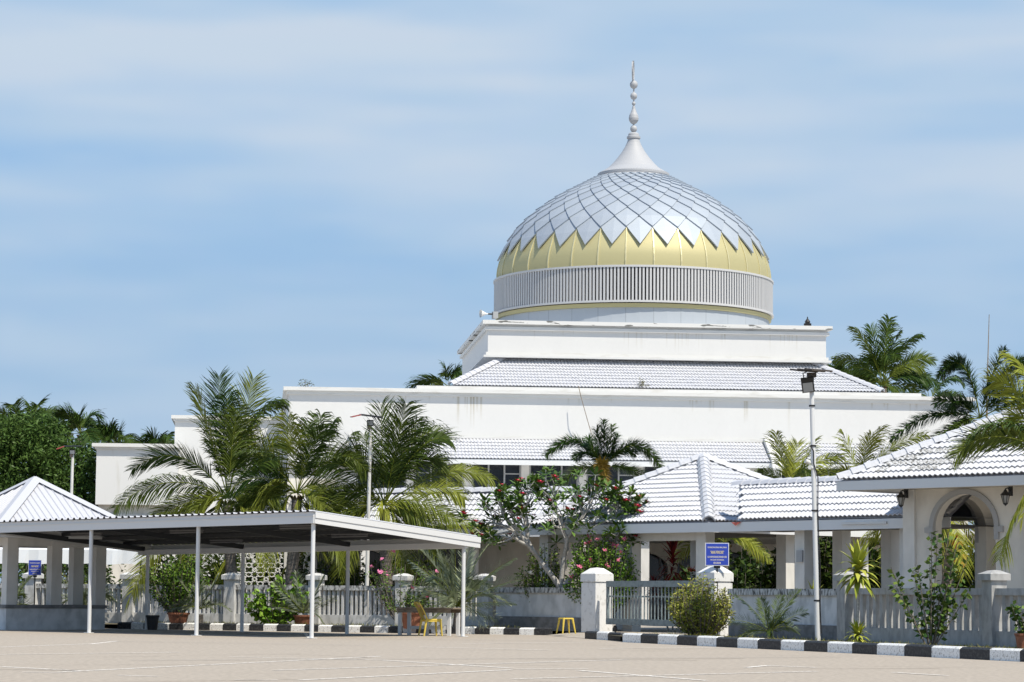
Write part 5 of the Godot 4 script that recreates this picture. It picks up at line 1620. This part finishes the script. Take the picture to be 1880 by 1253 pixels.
	for q in [["tiny plant growing on the left end of the main parapet", -8.95, 9.93, 111.0, .35, .45], ["tiny plant growing in the gutter of the upper tiled roof", 5.75, 10.1, 112.0, .26, .55], ["tiny plant rooted on the parapet near the tier corner", -3.5, 9.93, 111.6, .4, .22], ["small plant hanging from the back left corner of the tier", -1.95, 12.5, 126, .3, .6]]:
		shrub("roof_plant", q[0], "plant", V(q[1], q[2], q[3]), Vector3(q[4], q[5], .2), 7, 60, .10, .04, Color(.07, .08, .03), Color(.16, .16, .06), {"narrow": .7, "group": "small plants rooted on the mosque roofs"})
	strap_plant("dracaena", "yellow green dracaena on a thin stem before the right fence post", "plant", V(7.46, .13, 55.2), [[.02, 1.32, 1.2, .35], [0, .06, .75, .12]], 64, .50, .10, Color(.20, .25, .03), Color(.42, .42, .08))
	strap_plant("cordyline", "crimson strap leaved cordyline behind the gate", "plant", V(4.7, .1, 74.2), [[0, 1.45, 1.0, .85], [-.55, 1.0, .55, .3]], 60, .66, .075, Color(.08, .016, .022), Color(.38, .05, .05))
	strap_plant("agave", "yellow green strap leaved plant left of the right fence post", "plant", V(7.15, .1, 60.5), [[0, .7, .8, .3]], 26, .6, .07, Color(.16, .2, .03), Color(.32, .3, .06))
	pot("terracotta pot behind the wooden table", V(-2.72, .13, 71.6), .33, .48, M.clay)
	pot("black plastic pot at the left end of the striped kerb", V(-10.3, .0, 74.2), .19, .42, M.dark)
	pot("terracotta pot under the leafy bush, left of the second post", V(-9.7, .13, 75.3), .32, .36, M.clay)
	pot("terracotta pot half hidden beside the bright climber", V(-6.0, .13, 75.0), .30, .32, M.clay)
	pot("terracotta pot cut by the right edge, before the fence", V(10.05, .12, 50.4), .16, .3, M.clay)
	var wb := B.new()
	for i in 3600:
		var on_right := rng.randf() < .6
		var f := rng.randf()
		var p: Vector3 = V(3.0, .13, 60.9).lerp(V(11.5, .13, 39.6), f) + Vector3(R(0, .9), 0, R(-.3, .3)) if on_right else V(-11, .13, 75.9).lerp(V(.2, .13, 71.2), f) + Vector3(R(-.2, .2), 0, R(-1.2, 0))
		wb.col = tint(Color(.08, .11, .02), Color(.22, .19, .06), rng.randf())
		var d := Vector3(R(-.6, .6), 1, R(-.6, .6)).normalized()
		wb.leaf(p, d, d.cross(Vector3(R(-1, 1), 0, R(-1, 1))).normalized(), R(.05, .17), .014, .5)
	tag(obj("weeds", wb, M.dull, self), "sparse weeds and dry grass along the kerbs", "weeds", "", "stuff")

func _ready() -> void:
	rng.seed = 20240611
	var cam := Camera3D.new()
	cam.position = Vector3(0, 1.1, 0)
	cam.rotation = Vector3(deg_to_rad(5.656), 0, .008)
	cam.fov = 15.185
	cam.near = .5
	cam.far = 4000
	add_child(cam)
	var we := WorldEnvironment.new()
	var env := Environment.new()
	env.background_mode = Environment.BG_SKY
	env.sky = make_sky()
	env.background_energy_multiplier = .9
	env.tonemap_mode = Environment.TONE_MAPPER_LINEAR
	env.tonemap_exposure = 1.1
	env.sdfgi_enabled = true; env.ssao_enabled = true; env.ssil_enabled = true
	we.environment = env
	add_child(we)
	var sun := DirectionalLight3D.new()
	var az := deg_to_rad(42.0)
	var el := deg_to_rad(58.0)
	var to := Vector3(sin(az) * cos(el), sin(el), cos(az) * cos(el))
	sun.look_at_from_position(Vector3.ZERO, -to, Vector3.UP)
	sun.light_color = Color(1.0, .965, .90)
	sun.light_energy = 1.6
	sun.light_angular_distance = .5
	sun.shadow_enabled = true
	add_child(sun)
	materials()
	tile_full = make_tile(TILE_W, 2)
	tile_half = make_tile(.15, 1)
	cap_mesh = make_cap()
	make_ground()
	make_mosque()
	make_porch()
	make_walks()
	make_pavilion()
	make_gazebo()
	make_carport()
	make_boundary()
	make_tent()
	make_screen()
	lantern(V(9.38, 3.47, 60.75), deg_to_rad(-47), "black wall lantern left of the pavilion arch, by the corner")
	lantern(V(11.42, 3.45, 58.5), deg_to_rad(-47), "black wall lantern right of the pavilion arch, above the palm frond")
	lamp(V(6.86, .1, 57.3), V(6.74, 5.75, 57.3), 0, "tall white solar lamp with a strapped pole before the right boundary wall")
	lamp(V(-4.27, .1, 76.5), V(-4.22, 6.1, 76.5), 1, "solar lamp with a dark panel and red end among the middle palms")
	lamp(V(-15.8, .0, 92), V(-15.77, 6.0, 92), 2, "solar lamp with a red ended panel behind the gazebo roof")
	notice(V(5.08, .1, 63.05), .58, .56, 1.74, -.05, "blue notice board on a thin dark post before the right gate pillar")
	notice(V(-14.35, .1, 77.6), .40, .46, 1.46, -.1, "smaller blue notice board seen between the gazebo columns")
	make_chair()
	make_table()
	make_stool()
	make_roof_things()
	make_plants()
